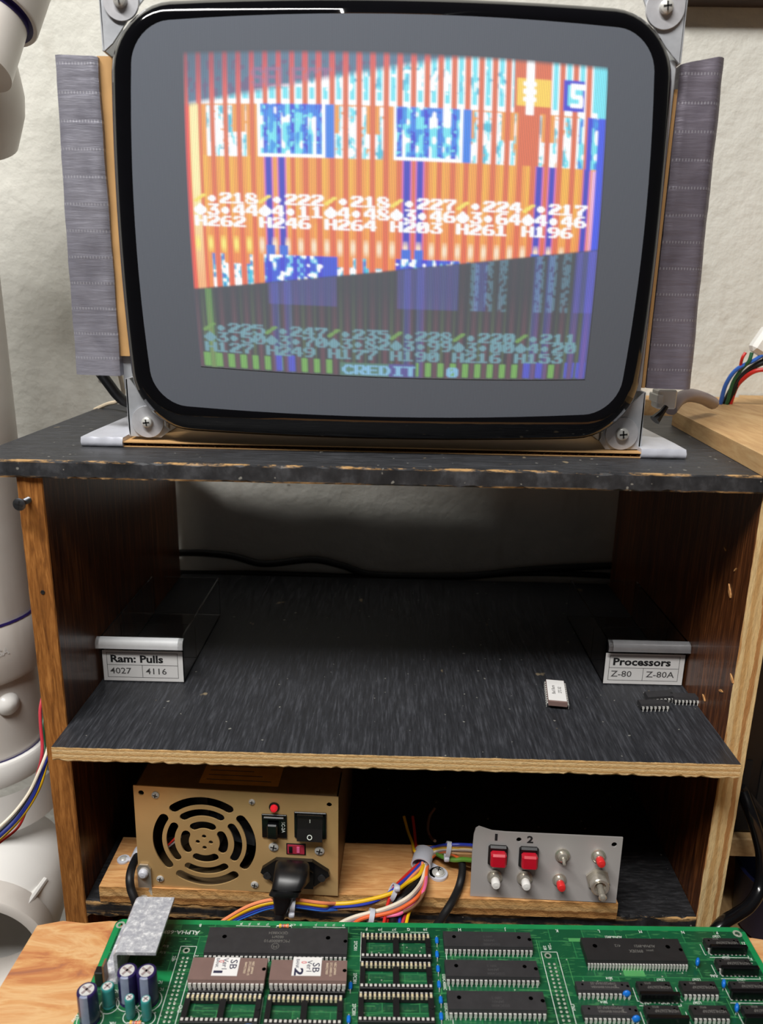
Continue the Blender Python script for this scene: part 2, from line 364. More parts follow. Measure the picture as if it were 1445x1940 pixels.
        if cap and prof[0][0] > 1e-6: s.f.append(tuple(base + j for j in range(n))[::-1]); s.m.append(ms[0] if ms else m); s.sm.append(False)
        if cap and prof[-1][0] > 1e-6: s.f.append(tuple(base + (k - 1) * n + j for j in range(n))); s.m.append(ms[-1] if ms else m); s.sm.append(False)
        return s
    def prism(s, poly, fn, d0, d1, m=0, smooth_side=False):
        n = len(poly); vs = [fn(x, y, d0) for x, y in poly] + [fn(x, y, d1) for x, y in poly]
        s.add(vs, [tuple(range(n))[::-1], tuple(range(n, 2 * n))], m)
        s.add(vs, [(i, (i + 1) % n, n + (i + 1) % n, n + i) for i in range(n)], m, smooth_side); return s
    def flat(s, poly, fn, d, m=0):
        return s.add([fn(x, y, d) for x, y in poly], [tuple(range(len(poly)))], m)
    def text(s, txt, size, mat4, m=0, align='CENTER', sx=1.0, bold=False):
        vs, fs = text_geo(txt, size, align, sx, bold); return s.add([mat4 @ Vector(v) for v in vs], fs, m)
    def xf(s, mat4): s.v = [tuple(mat4 @ Vector(p)) for p in s.v]; return s

_tc = {}
def text_geo(txt, size, align, sx, bold):
    k = (txt, size, align, sx, bold)
    if k in _tc: return _tc[k]
    c = bpy.data.curves.new('t', 'FONT'); c.body = txt; c.size = size; c.align_x = align; c.align_y = 'CENTER'; c.resolution_u = 2; c.offset = size * (0.035 if bold else 0.008)
    o = bpy.data.objects.new('t', c); COL.objects.link(o)
    dg = bpy.context.evaluated_depsgraph_get(); me = o.evaluated_get(dg).to_mesh()
    vs = [(v.co.x * sx, v.co.y, v.co.z) for v in me.vertices]; fs = [tuple(p.vertices) for p in me.polygons]
    o.evaluated_get(dg).to_mesh_clear(); bpy.data.objects.remove(o); bpy.data.curves.remove(c)
    _tc[k] = (vs, fs); return vs, fs

def curve_plate(outer, holes, thick):
    """flat plate in XY with real holes, z from 0 to thick"""
    c = bpy.data.curves.new('p', 'CURVE'); c.dimensions = '2D'; c.fill_mode = 'BOTH'; c.extrude = thick / 2
    for poly in [outer] + holes:
        sp = c.splines.new('POLY'); sp.points.add(len(poly) - 1); sp.use_cyclic_u = True
        for i, (x, y) in enumerate(poly): sp.points[i].co = (x, y, 0, 1)
    o = bpy.data.objects.new('p', c); COL.objects.link(o)
    dg = bpy.context.evaluated_depsgraph_get(); me = o.evaluated_get(dg).to_mesh()
    vs = [(v.co.x, v.co.y, v.co.z + thick / 2) for v in me.vertices]; fs = [tuple(p.vertices) for p in me.polygons]
    o.evaluated_get(dg).to_mesh_clear(); bpy.data.objects.remove(o); bpy.data.curves.remove(c)
    return vs, fs

def root_loc(p):
    v = Vector((0, 0, 0))
    while p is not None: v = v + Vector(p.location); p = p.parent
    return v
def link(g, name, mats, parent=None, local=False, label=None, cat=None, group=None, kind=None, sharp=38, loc=None):
    """one mesh object. world-coordinate vertices unless local."""
    me = bpy.data.meshes.new(name)
    off = Vector((0, 0, 0))
    if not local: off = root_loc(parent) if parent is not None else Vector(loc if loc is not None else (0, 0, 0))
    me.from_pydata([(x - off.x, y - off.y, z - off.z) for x, y, z in g.v], [], g.f)
    if not isinstance(mats, (list, tuple)): mats = [mats]
    for m in mats: me.materials.append(M[m] if isinstance(m, str) else m)
    me.polygons.foreach_set('material_index', g.m); me.polygons.foreach_set('use_smooth', [bool(x) for x in g.sm]); me.update()
    if any(g.sm): me.set_sharp_from_angle(angle=R(sharp))
    o = bpy.data.objects.new(name, me); COL.objects.link(o)
    if parent is not None: o.parent = parent
    if loc is not None and (parent is None or local): o.location = loc
    if label: o['label'] = label
    if cat: o['category'] = cat
    if group: o['group'] = group
    if kind: o['kind'] = kind
    return o
def thing(name, label, cat, loc=(0, 0, 0), group=None, matrix=None):
    o = bpy.data.objects.new(name, None); COL.objects.link(o); o.empty_display_size = 0.02
    if matrix is not None: o.matrix_world = matrix
    else: o.location = loc
    o['label'] = label; o['category'] = cat
    if group: o['group'] = group
    return o
def copy_of(o, parent, loc=None):
    c = o.copy(); COL.objects.link(c); c.parent = parent
    if loc is not None: c.location = loc
    for ch in list(o.children):
        d = ch.copy(); COL.objects.link(d); d.parent = c
    return c
def catmull(pts, k=8):
    P = [Vector(p) for p in pts]; out = []
    P = [P[0] * 2 - P[1]] + P + [P[-1] * 2 - P[-2]]
    for i in range(1, len(P) - 2):
        for j in range(k):
            t = j / k; a, b, c, d = P[i - 1], P[i], P[i + 1], P[i + 2]
            out.append(0.5 * ((2 * b) + (c - a) * t + (2 * a - 5 * b + 4 * c - d) * t * t + (3 * b - a - 3 * c + d) * t * t * t))
    out.append(P[-2]); return out
def circ(cx, cy, r, n=16, a0=0.0): return [(cx + r * math.cos(a0 + 2 * math.pi * i / n), cy + r * math.sin(a0 + 2 * math.pi * i / n)) for i in range(n)]
def T(x, y, z): return Matrix.Translation((x, y, z))
def Rz(a): return Matrix.Rotation(a, 4, 'Z')
def Rx(a): return Matrix.Rotation(a, 4, 'X')
XZ = lambda y0: (lambda x, z, d: (x, y0 + d, z))

# ================================================================== SETTING
W, PT = 0.2014, 0.0148          # half inner width of the cabinet, side panel thickness
TS, OV = 0.0092, 0.024          # shelf thickness, how far the shelf sticks out
ZT, ZTOP = 0.1569, 0.1667       # underside and upper face of the top board
ZB = -0.1304                    # upper face of the bottom board
YW = 0.286                      # wall
ZFLOOR = -0.95
ZTAB = -0.192
g = G(); g.b2((-1.6, YW, ZFLOOR), (1.6, YW + 0.1, 1.7)); link(g, 'wall_back', 'wall', kind='structure', loc=(0, YW, ZFLOOR))
g = G(); g.b2((-1.6, -2.4, ZFLOOR - 0.05), (1.6, YW, ZFLOOR)); link(g, 'floor', 'floor', kind='structure', loc=(0, -1, ZFLOOR))
a = AY(1318, 4, YW - 0.012)
g = G(); g.b2((a[0] - 0.02, YW - 0.02, a[2]), (1.2, YW, a[2] + 0.05), ch=0.002); link(g, 'trim_1', 'rail', kind='structure', loc=(a[0], YW, a[2]))

# ================================================================== BACK TABLE (carries the cabinet) AND WORKBENCH
t = thing('back_table', 'plain table top under the cabinet, seen only at the lower right behind the bench', 'table', (0, 0.1, ZFLOOR))
g = G(); g.b2((-0.2225, -0.040, ZTAB - 0.02), (0.7, YW - 0.002, ZTAB), ch=0.001); link(g, 'table_top', 'slab', t)
for x in (-0.19, 0.66):
    for y in (-0.01, 0.25):
        g = G(); g.b2((x - 0.02, y - 0.02, ZFLOOR), (x + 0.02, y + 0.02, ZTAB - 0.02)); link(g, 'leg', 'slab', t)

ZBEN = -0.1052
bl = AZ(75, 1745, ZBEN)
t = thing('workbench', 'bare orange-grained plywood workbench top under the green circuit board', 'workbench', (0, -0.25, ZFLOOR))
g = G()
pts = []
yb = -0.0435; xl = -0.2095
n = 46
for i in range(n + 1):
    x = xl + (0.42 - xl) * i / n; pts.append((x, yb + 0.0009 * math.sin(i * 2.3) + 0.0007 * math.sin(i * 5.1) - (0.004 if i == 0 else 0)))
outline = pts + [(0.42, -0.62), (xl - 0.006, -0.62), (xl - 0.004, -0.2), (xl - 0.0012, -0.09)]
g.prism([(x, y) for x, y in outline], lambda x, y, d: (x, y, ZBEN - 0.018 + d), 0, 0.018)
link(g, 'bench_top', 'bench', t)
for x in (xl + 0.03, 0.38):
    for y in (-0.075, -0.58):
        g = G(); g.b2((x - 0.018, y - 0.018, ZFLOOR), (x + 0.018, y + 0.018, ZBEN - 0.018)); link(g, 'leg', 'slab', t)

# ================================================================== CABINET
cab = thing('open_cabinet', 'black-topped open plywood cabinet with one shelf, standing against the white wall', 'cabinet', (0, 0.13, ZTAB))
def ragged(x0, x1, n, amp, seed):
    q = random.Random(seed); return [(x0 + (x1 - x0) * i / n, q.uniform(-amp, amp) * (1 if q.random() < 0.75 else 2.2)) for i in range(n + 1)]
# top board: front face with nibbled upper and lower arris
def board(x0, x1, y0, y1, z0, z1, amp_t, amp_b, seed, n=130, mats=None, face_m=0, top_m=0):
    g = G(); up = ragged(x0, x1, n, amp_t, seed); lo = ragged(x0, x1, n, amp_b, seed + 1); q = random.Random(seed + 2)
    fy = [y0 + q.uniform(0, 0.0003) for _ in up]
    vs = []
    for i in range(n + 1):
        x = up[i][0]
        vs += [(x, fy[i] + abs(up[i][1]), z1), (x, fy[i], z1 - 0.0006 - abs(up[i][1])), (x, fy[i], z0 + 0.0004 + abs(lo[i][1])), (x, fy[i] + abs(lo[i][1]), z0), (x, y1, z0), (x, y1, z1)]
    for k in range(6):
        fs = [(i * 6 + k, i * 6 + (k + 1) % 6, (i + 1) * 6 + (k + 1) % 6, (i + 1) * 6 + k) for i in range(n)]
        g.add(vs, fs, top_m if k == 5 else face_m)
    g.add(vs[:6], [(5, 4, 3, 2, 1, 0)], face_m); g.add(vs[-6:], [(0, 1, 2, 3, 4, 5)], face_m)
    return g
link(board(-0.2424, 0.254, -0.003, 0.222, ZT, ZTOP, 0.0005, 0.0005, 3), 'top_board', 'black_top', cab, label='black-painted top board with chipped edges')
# side panels: stained inside faces, different front edges
def panel(side):
    x0, x1 = (-W - PT, -W) if side < 0 else (W, W + PT)
    g = G(); n = 60; q = random.Random(5 + side); zs = [ZTAB + (ZT - ZTAB) * i / n for i in range(n + 1)]
    vs = []
    for z in zs:
        e0 = q.uniform(0, 0.0006); e1 = q.uniform(0, 0.0006)
        vs += [(x0, e0 + 0.0005, z), (x0 + 0.0005, 0, z), (x1 - 0.0005, 0, z), (x1, e1 + 0.0005, z), (x1, 0.262, z), (x0, 0.262, z)]
    for k in range(6):
        fs = [(i * 6 + k, i * 6 + (k + 1) % 6, (i + 1) * 6 + (k + 1) % 6, (i + 1) * 6 + k) for i in range(n)]
        g.add(vs, fs, 1 if k in (0, 1, 2) else 0)
    g.add(vs[:6], [(5, 4, 3, 2, 1, 0)], 0); g.add(vs[-6:], [(0, 1, 2, 3, 4, 5)], 0)
    return g
link(panel(-1), 'side_panel', ['walnut', 'brown_edge'], cab, label='side panel with a brown-stained front edge')
link(panel(1), 'side_panel', ['walnut', 'raw_edge_x'], cab, label='side panel with a raw plywood front edge')
link(board(-W + 0.0002, W - 0.0002, -OV, 0.268, -TS, 0.0, 0.0002, 0.0007, 21, mats=None, face_m=1, top_m=0), 'shelf', ['black_shelf', 'raw_edge_z'], cab, label='black shelf with a sawn raw front edge')
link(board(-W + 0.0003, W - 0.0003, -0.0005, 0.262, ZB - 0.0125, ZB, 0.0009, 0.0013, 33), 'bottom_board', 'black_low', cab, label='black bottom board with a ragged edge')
g = G(); g.b2((-W + 0.0003, 0.255, ZTAB), (W - 0.0003, 0.262, -0.0094)); link(g, 'back_panel', 'walnut', cab)
# nail hole in the left edge, screw sticking out of it
h = AY(81, 1122, 0.0)
g = G(); g.lathe([(0.0014, -0.0003), (0.0012, 0.0003), (0.0006, 0.0002)], (h[0], -0.0001, h[2]), (0, -1, 0), 14); link(g, 'nail_hole', 'recess', cab)
p1 = AY(55, 945, 0.0); p0 = AY(36, 956, -0.011)
def screw_geo(p_in, p_out, r_head, r_sh, m_body=0, m_cross=1):
    a = Vector(p_in); b = Vector(p_out); ax = (b - a).normalized(); L = (b - a).length; g = G()
    prof = [(r_sh * 0.85, 0)]
    k = max(4, int(L / 0.0011))
    for i in range(k): prof += [(r_sh * 0.8, L * 0.72 * (i + 0.1) / k), (r_sh * 1.12, L * 0.72 * (i + 0.5) / k)]
    prof += [(r_sh, L * 0.76), (r_sh * 1.05, L * 0.85), (r_head, L * 0.97), (r_head, L), (r_head * 0.8, L + r_head * 0.12), (0.0, L + r_head * 0.16)]
    g.lathe(prof, a, ax, 18, m_body)
    cross(g, b + ax * (r_head * 0.165), ax, r_head * 0.62, m_cross); return g
def cross(g, c, ax, r, m, ang=0.5):
    ax = Vector(ax).normalized(); u = ax.orthogonal().normalized(); v = ax.cross(u)
    c_, s_ = math.cos(ang), math.sin(ang); u, v = u * c_ + v * s_, v * c_ - u * s_; w = r * 0.2; c = Vector(c)
    for d, e in ((u, v), (v, u)):
        g.add([c - d * r - e * w, c + d * r - e * w, c + d * r + e * w, c - d * r + e * w, c - d * r - e * w - ax * 0.0002, c + d * r - e * w - ax * 0.0002, c + d * r + e * w - ax * 0.0002, c - d * r + e * w - ax * 0.0002], [(0, 1, 2, 3), (0, 4, 5, 1), (1, 5, 6, 2), (2, 6, 7, 3), (3, 7, 4, 0)], m)
s_ = screw_geo((p1[0], 0.004, p1[2] - 0.0005), p0, 0.0036, 0.0016); link(s_, 'screw', ['dark_screw', 'recess'], cab, label='grey screw sticking out of the left edge')

# ================================================================== CARDBOARD UNDER THE MONITOR
YC = (AZ(250, 848, ZTOP)[1] + AZ(1212, 868, ZTOP)[1]) / 2
YM = YC + 0.007
cxl = AZ(236, 846, ZTOP)[0]; cxr = AZ(1212, 868, ZTOP)[0]; txl = AZ(160, 843, ZTOP)[0]; txr = AZ(1297, 870, ZTOP)[0]
cb = thing('cardboard_sheet', 'brown corrugated cardboard sheet with silver-taped ends lying under the monitor', 'cardboard', ((cxl + cxr) / 2, YC + 0.05, ZTOP))
g = G(); z0 = ZTOP + 0.0002
g.b2((cxl - 0.004, YC, z0 + 0.0026), (cxr + 0.004, YC + 0.115, z0 + 0.0033)); g.b2((cxl - 0.004, YC + 0.0003, z0), (cxr + 0.004, YC + 0.115, z0 + 0.0005))
link(g, 'liner_sheets', 'cardboard', cb)
g = G(); n = 150; fl = []
for i in range(n + 1): x = cxl + (cxr - cxl) * i / n; fl.append((x, z0 + 0.00155 + 0.0009 * math.sin(i * math.pi / 1.25)))
vs = [(x, YC + 0.0008, z) for x, z in fl] + [(x, YC + 0.112, z) for x, z in fl]
g.add(vs, [(i, i + 1, n + 2 + i, n + 1 + i) for i in range(n)], 0, True); link(g, 'corrugated_core', 'cardboard_core', cb)
for xa, xb, s in ((txl, cxl, -1), (cxr, txr, 1)):
    g = G(); k = 12; vs = []; q = random.Random(4)
    for i in range(k + 1):
        x = xa + (xb - xa) * i / k; e = 0.0006 * q.random(); hgt = 0.0056 + 0.0004 * q.random()
        vs += [(x, YC - 0.0006 - e, z0 + 0.0008), (x, YC - 0.001 - e, z0 + 0.003), (x, YC - 0.0004 + e, z0 + hgt), (x, YC + 0.02, z0 + hgt + 0.0002), (x, YC + 0.11, z0 + 0.005), (x, YC + 0.11, z0), (x, YC, z0)]
    fs = []
    for kk in range(7): fs += [(i * 7 + kk, i * 7 + (kk + 1) % 7, (i + 1) * 7 + (kk + 1) % 7, (i + 1) * 7 + kk) for i in range(k)]
    g.add(vs, fs, 0, True); g.add(vs[:7], [(6, 5, 4, 3, 2, 1, 0)]); g.add(vs[-7:], [tuple(range(7))])
    link(g, 'tape_wrap', 'silver_tape', cb, label='silver tape wrapped round the end', sharp=50)

# ================================================================== MONITOR
mon = thing('crt_monitor', 'bare black-rimmed CRT monitor showing a glitched striped baseball game screen, on the cabinet', 'monitor', (-0.01, YM, ZTOP + 0.0040))
def px_xz(px, py, y): p = AY(px, py, y); return p[0], p[2]
yo = YM - 0.010; yi = YM - 0.017
ox0, ox1 = px_xz(213, 300, yo)[0], px_xz(1265, 300, yo)[0]; oz1, oz0 = px_xz(740, -3, yo)[1], px_xz(740, 833, yo)[1]
ix0, ix1 = px_xz(256, 420, yi)[0], px_xz(1221, 420, yi)[0]; iz1, iz0 = px_xz(740, 31, yi)[1], px_xz(740, 789, yi)[1]
OC = ((ox0 + ox1) / 2, (oz0 + oz1) / 2, (ox1 - ox0) / 2, (oz1 - oz0) / 2)
IC = ((ix0 + ix1) / 2, (iz0 + iz1) / 2, (ix1 - ix0) / 2, (iz1 - iz0) / 2)
def rr(c, r, bow, n=40):
    """rounded rectangle with bowed sides, counter-clockwise seen from the front"""
    cx, cz, hx, hz = c; out = []
    crn = [(1, 1), (-1, 1), (-1, -1), (1, -1)]
    for qi, (sx, sz) in enumerate(crn):
        for j in range(n // 4 + 1):
            th = math.pi / 2 * qi + math.pi / 2 * j / (n // 4)
            out.append((sx * (hx - r) + r * math.cos(th), sz * (hz - r) + r * math.sin(th)))
        nx = crn[(qi + 1) % 4]; a = out[-1]; th = math.pi / 2 * (qi + 1)
        b = (nx[0] * (hx - r) + r * math.cos(th), nx[1] * (hz - r) + r * math.sin(th))
        for j in range(1, 12): f = j / 12; out.append((a[0] + (b[0] - a[0]) * f, a[1] + (b[1] - a[1]) * f))
    res = []
    for x, z in out:
        fx = 1 - bow * max(0, abs(z / hz)) ** 2 / hx if True else 1; fz = 1 - bow * (abs(x / hx)) ** 2 / hz
        res.append((cx + x * fx, cz + z * fz))
    return res
outl = rr(OC, 0.034, 0.0035); inl = rr(IC, 0.020, 0.0042); NR = len(outl)
SAG = 0.36
YF = YM - 0.0255
def face_y(x, z): return YF + SAG * ((x - IC[0]) ** 2 + (z - IC[1]) ** 2)
g = G(); vs = []
def ring(f, y_fn, scale=1.0):
    for (xa, za), (xb, zb) in zip(inl, outl):
        x = xa + (xb - xa) * f; z = za + (zb - za) * f; x = OC[0] + (x - OC[0]) * scale; z = OC[1] + (z - OC[1]) * scale; vs.append((x, y_fn(x, z), z))
ring(-0.06, lambda x, z: face_y(x, z) + 0.0003); ring(0.0, lambda x, z: face_y(x, z) - 0.0002)
for f, dy in ((0.3, 0.0006), (0.6, 0.0022), (0.82, 0.0045), (0.95, 0.0078), (1.0, 0.0115)): ring(f, lambda x, z, dy=dy: face_y(x, z) * 0.6 + (YM - 0.0185) * 0.4 + dy - 0.0006)
for sc, y in ((1.0, YM + 0.004), (0.99, YM + 0.022), (0.93, YM + 0.045), (0.75, YM + 0.075), (0.45, YM + 0.11), (0.14, YM + 0.135), (0.12, YM + 0.19)): ring(1.0, lambda x, z, y=y: y, sc)
k = len(vs) // NR; fs = []
for i in range(k - 1): fs += [(i * NR + (j + 1) % NR, i * NR + j, (i + 1) * NR + j, (i + 1) * NR + (j + 1) % NR) for j in range(NR)]
g.add(vs, fs, 0, True); link(g, 'picture_tube', 'tube_black', mon, sharp=60, label='glossy black rim of the picture tube')

# screen face: phosphor grey glass, the picture on it is emitted light
def screen_mat(lit):
    t = NT('phosphor_picture' if lit else 'phosphor_screen'); at = t.n('ShaderNodeAttribute', attribute_name='picture', attribute_type='GEOMETRY')
    tc = t.n('ShaderNodeTexCoord'); sp = t.n('ShaderNodeSeparateXYZ'); t.L.new(tc.outputs['Object'], sp.inputs[0])
    x = t.math('MULTIPLY', sp.outputs[0], 2 * math.pi / 0.00092)
    grille = t.math('ADD', t.math('MULTIPLY', t.math('SINE', x), 0.34), 0.92)
    em = t.mix(1.0, at.outputs['Color'], (1, 1, 1), 'MULTIPLY'); mu = t.n('ShaderNodeVectorMath', operation='SCALE'); t.L.new(em, mu.inputs[0]); t.L.new(grille, mu.inputs[3])
    if lit: t.L.new(mu.outputs[0], t.b.inputs['Emission Color']); t.b.inputs['Emission Strength'].default_value = 1.0
    d = t.noise(t.coord((1, 1, 1)), 900, 1); b = srgb((96, 101, 110))
    g2 = t.mix(t.math('ADD', t.math('MULTIPLY', t.math('SINE', x), 0.3), 0.5), tuple(c * 0.88 for c in b), tuple(c * 1.1 for c in b)); t.base(g2)
    t.set(rough=0.5, spec=0.0, coat=0.55, coatr=0.12); return t.m
M['screen'] = screen_mat(False); M['picture'] = screen_mat(True)
g = G(); vs = [(IC[0], face_y(IC[0], IC[1]), IC[1])]; KR = 26
for i in range(1, KR + 1):
    for (xa, za) in inl:
        x = IC[0] + (xa - IC[0]) * i / KR; z = IC[1] + (za - IC[1]) * i / KR; vs.append((x, face_y(x, z), z))
fs = [(0, 1 + (j + 1) % NR, 1 + j)[::-1] for j in range(NR)]
for i in range(KR - 1): fs += [(1 + i * NR + (j + 1) % NR, 1 + i * NR + j, 1 + (i + 1) * NR + j, 1 + (i + 1) * NR + (j + 1) % NR)[::-1] for j in range(NR)]
g.add(vs, [f[::-1] for f in fs], 0, True); scr = link(g, 'screen', 'screen', mon, sharp=80, label='grey bulging screen glass')

# ---- the glitched picture: one coloured vertex grid following the glass
FONT = {'0': "0111110 1100111 1101111 1111011 1110011 1100011 0111110", '1': "0011000 0111000 0011000 0011000 0011000 0011000 1111110", '2': "0111110 1100011 0000111 0011110 0111100 1110000 1111111",
 '3': "0111111 0000110 0001100 0011110 0000011 1100011 0111110", '4': "0001110 0011110 0110110 1100110 1111111 0000110 0000110", '5': "1111110 1100000 1111110 0000011 0000011 1100011 0111110",
 '6': "0011110 0110000 1100000 1111110 1100011 1100011 0111110", '7': "1111111 1100011 0000110 0001100 0011000 0011000 0011000", '8': "0111100 1100010 1110010 0111100 1001111 1000011 0111110",
 '9': "0111110 1100011 1100011 0111111 0000011 0000110 0111100", 'H': "1100011 1100011 1100011 1111111 1100011 1100011 1100011", '.': "0000000 0000000 0011000 0111100 0111100 0011000 0000000",
 '/': "0000011 0000111 0001110 0011100 0111000 1110000 1100000", '*': "0001000 0011100 0111110 1111111 1111111 0111110 0011100", 'C': "0011110 0110011 1100000 1100000 1100000 0110011 0011110",
 'R': "1111110 1100011 1100011 1100111 1111100 1101110 1100111", 'E': "1111111 1100000 1100000 1111110 1100000 1100000 1111111", 'D': "1111100 1100110 1100011 1100011 1100011 1100110 1111100",
 'I': "0111111 0001100 0001100 0001100 0001100 0001100 0111111", 'T': "1111111 0001100 0001100 0001100 0001100 0001100 0001100", 'S': "0111110 1100011 1100000 0111110 0000011 1100011 0111110",
 'L': "1100000 1100000 1100000 1100000 1100000 1100000 1111111", 'P': "1111110 1100011 1100011 1111110 1100000 1100000 1100000", 'A': "0011100 0110110 1100011 1100011 1111111 1100011 1100011", 'M': "1100011 1110111 1111111 1111111 1101011 1100011 1100011", 'Y': "1100011 1100011 0110110 0011100 0001100 0001100 0001100"}
NU, NV = 600, 430
uu = np.linspace(0, 1, NU)[None, :].repeat(NV, 0); vv = np.linspace(0, 1, NV)[:, None].repeat(NU, 1)
def lin(c): return np.array(srgb(c))
img = np.zeros((NV, NU, 3)); PIT = 0.0317
cell = (uu - 0.005) / PIT; kc = np.round(cell).astype(int); fr = cell - kc
stripe = np.abs(fr) < 0.205
def vnoise(su, sv, seed):
    q = np.random.default_rng(seed); a = q.random((sv + 2, su + 2)); x = uu * su; y = vv * sv; xi = x.astype(int); yi_ = y.astype(int); fx = x - xi; fy = y - yi_
    fx = fx * fx * (3 - 2 * fx); fy = fy * fy * (3 - 2 * fy)
    return (a[yi_, xi] * (1 - fx) + a[yi_, xi + 1] * fx) * (1 - fy) + (a[yi_ + 1, xi] * (1 - fx) + a[yi_ + 1, xi + 1] * fx) * fy
vb = 0.737 - 0.173 * uu; vt = 0.150 - 0.235 * uu
bright = np.clip((vv - vt) / 0.02, 0, 1) * np.clip((vb - vv) / 0.006, 0, 1)
ORANGE, DORANGE, YEL = lin((236, 158, 48)), lin((218, 108, 34)), lin((250, 206, 84))
CY, WH, BL, NB = lin((120, 224, 238)), np.array([1.08, 1.08, 1.08]), lin((24, 128, 226)), lin((8, 40, 206))
b = np.zeros((NV, NU, 3))
def put(mask, col, dst=None):
    d = b if dst is None else dst; d[mask] = col
def mixin(mask_f, col):
    global b
    b = b * (1 - mask_f[..., None]) + col * mask_f[..., None]
put(np.ones_like(stripe), ORANGE)
alt = (np.sin(kc * 2.7) > 0.1) & (vv > 0.31); mixin(alt * 0.35 * (vnoise(64, 3, 2) > 0.35), YEL)
# header and first row of player tiles
hd = vv < 0.155 - 0.012 * uu * 0
put(hd & ~stripe, CY); put(hd & ~stripe & (np.abs(np.abs(fr) - 0.26) < 0.05), WH); put(hd & ~stripe & (np.abs(vv - 0.148) < 0.008), WH)
hdr_noise = vnoise(150, 60, 3)
put(hd & ~stripe & (vv > 0.03) & (vv < 0.115) & (hdr_noise > 0.78) & (uu < 0.86), WH)
put(hd & ~stripe & (hdr_noise < 0.3) & (vv > 0.04) & (vv < 0.11) & (uu < 0.8), lin((90, 190, 216)))
t1 = (vv >= 0.155) & (vv < 0.312)
def tile_noise(seed, msk, bgc=None):
    n1 = vnoise(110, 60, seed); n2 = vnoise(170, 95, seed + 1)
    n1 = vnoise(90, 34, seed)
    put(msk, CY); put(msk & (n1 > 0.58), WH); put(msk & (np.abs(np.abs(fr) - 0.27) < 0.05), WH); put(msk & (n2 > 0.74), WH); put(msk & (n1 < 0.22), lin((84, 190, 214))); put(msk & (n2 < 0.13), ORANGE)
for u0, u1 in ((0.055, 0.15), (0.345, 0.475), (0.665, 0.785), (0.843, 0.955)):
    tile_noise(int(u0 * 100) + 5, t1 & (uu > u0) & (uu < u1) & ~stripe & (vv > 0.16 + 0.08 * (np.sin(kc * 1.9) > 0.4)))
put(t1 & ~stripe & (uu > 0.055) & (uu < 0.15) & (fr < 0) & (vv > 0.29), WH)
for u0, u1 in ((0.182, 0.330), (0.504, 0.655), (0.935, 1.01)):
    m = t1 & (uu > u0) & (uu < u1); n1 = vnoise(96, 40, int(u0 * 90) + 3); n2 = vnoise(150, 90, int(u0 * 50) + 9)
    put(m, BL); put(m & ~stripe & (vv > 0.18 + 0.03 * np.sin(kc * 2.1)), CY); put(m & ~stripe & (n1 > 0.66), WH); put(m & ~stripe & (n1 < 0.3), lin((40, 150, 226))); put(m & stripe & (n2 > 0.45), NB); put(m & stripe & (n2 > 0.78), CY)
    if u0 < 0.9: put(t1 & (np.abs(uu - u0 + 0.003) < 0.003), WH); put(m & (vv > 0.302), WH)
for u0, u1 in ((0.337, 0.358), (0.661, 0.680)): put(t1 & (uu > u0) & (uu < u1), BL); put(t1 & (np.abs(uu - u0 + 0.004) < 0.004), WH)
put(t1 & (uu > 0.80) & (uu < 0.843), DORANGE)
# vertical magenta-orange stripes
put(stripe & (vv < 0.155), DORANGE); sel = stripe & (vv >= 0.155) & ~((vv < 0.312) & (((uu > 0.182) & (uu < 0.36)) | ((uu > 0.504) & (uu < 0.69)) | (uu > 0.955))); put(sel, DORANGE)
put((uu > 0.778) & (uu < 0.862) & (vv < 0.155), DORANGE); put((uu > 0.786) & (uu < 0.866) & (vv > 0.055) & (vv < 0.135), YEL)
put((np.abs(uu - 0.817) < 0.009) & (vv < 0.16), WH)
for z in (0.07, 0.092, 0.114): put((uu > 0.80) & (uu < 0.83) & (np.abs(vv - z) < 0.006), WH)
put((uu > 0.895) & (uu < 0.945) & (vv > 0.05) & (vv < 0.14), NB); put((uu > 0.905) & (uu < 0.94) & (vv > 0.065) & (vv < 0.125), CY)
for m in ((0.915, 0.945, 0.06, 0.075), (0.912, 0.922, 0.06, 0.1), (0.915, 0.94, 0.092, 0.104), (0.932, 0.943, 0.1, 0.125), (0.912, 0.94, 0.118, 0.13)): put((uu > m[0]) & (uu < m[1]) & (vv > m[2]) & (vv < m[3]), WH)
# violet bars, left white column, right blue column
VI = lin((46, 34, 186)); pv = (vv > 0.312) & (vv < 0.615)
for u0, u1 in ((0.192, 0.208), (0.224, 0.240), (0.522, 0.538), (0.553, 0.569), (0.838, 0.852), (0.869, 0.882), (0.953, 0.966)):
    put(pv & (uu > u0 - 0.003) & (uu < u1 + 0.003), lin((226, 120, 190))); put(pv & (uu > u0) & (uu < u1), VI)
put((uu > 0.015) & (uu < 0.035) & (vv > 0.152), lin((255, 236, 170)))
put((uu < 0.013), lin((232, 80, 36)))
put((uu > 0.955) & (uu < 0.968) & (vv > 0.155) & (vv < 0.315), NB); put((uu > 0.980) & (vv > 0.155), lin((22, 84, 226))); put((uu > 0.972) & (uu < 0.980) & (vv > 0.315), lin((236, 180, 220))); put((uu > 0.978) & (vv <= 0.155), CY)
mixin(np.clip((vv - 0.40) / 0.3, 0, 1) * 0.55 * (~(uu > 0.98)) * (np.all(np.abs(b - VI) > 0.02, -1)), lin((236, 96, 44)))
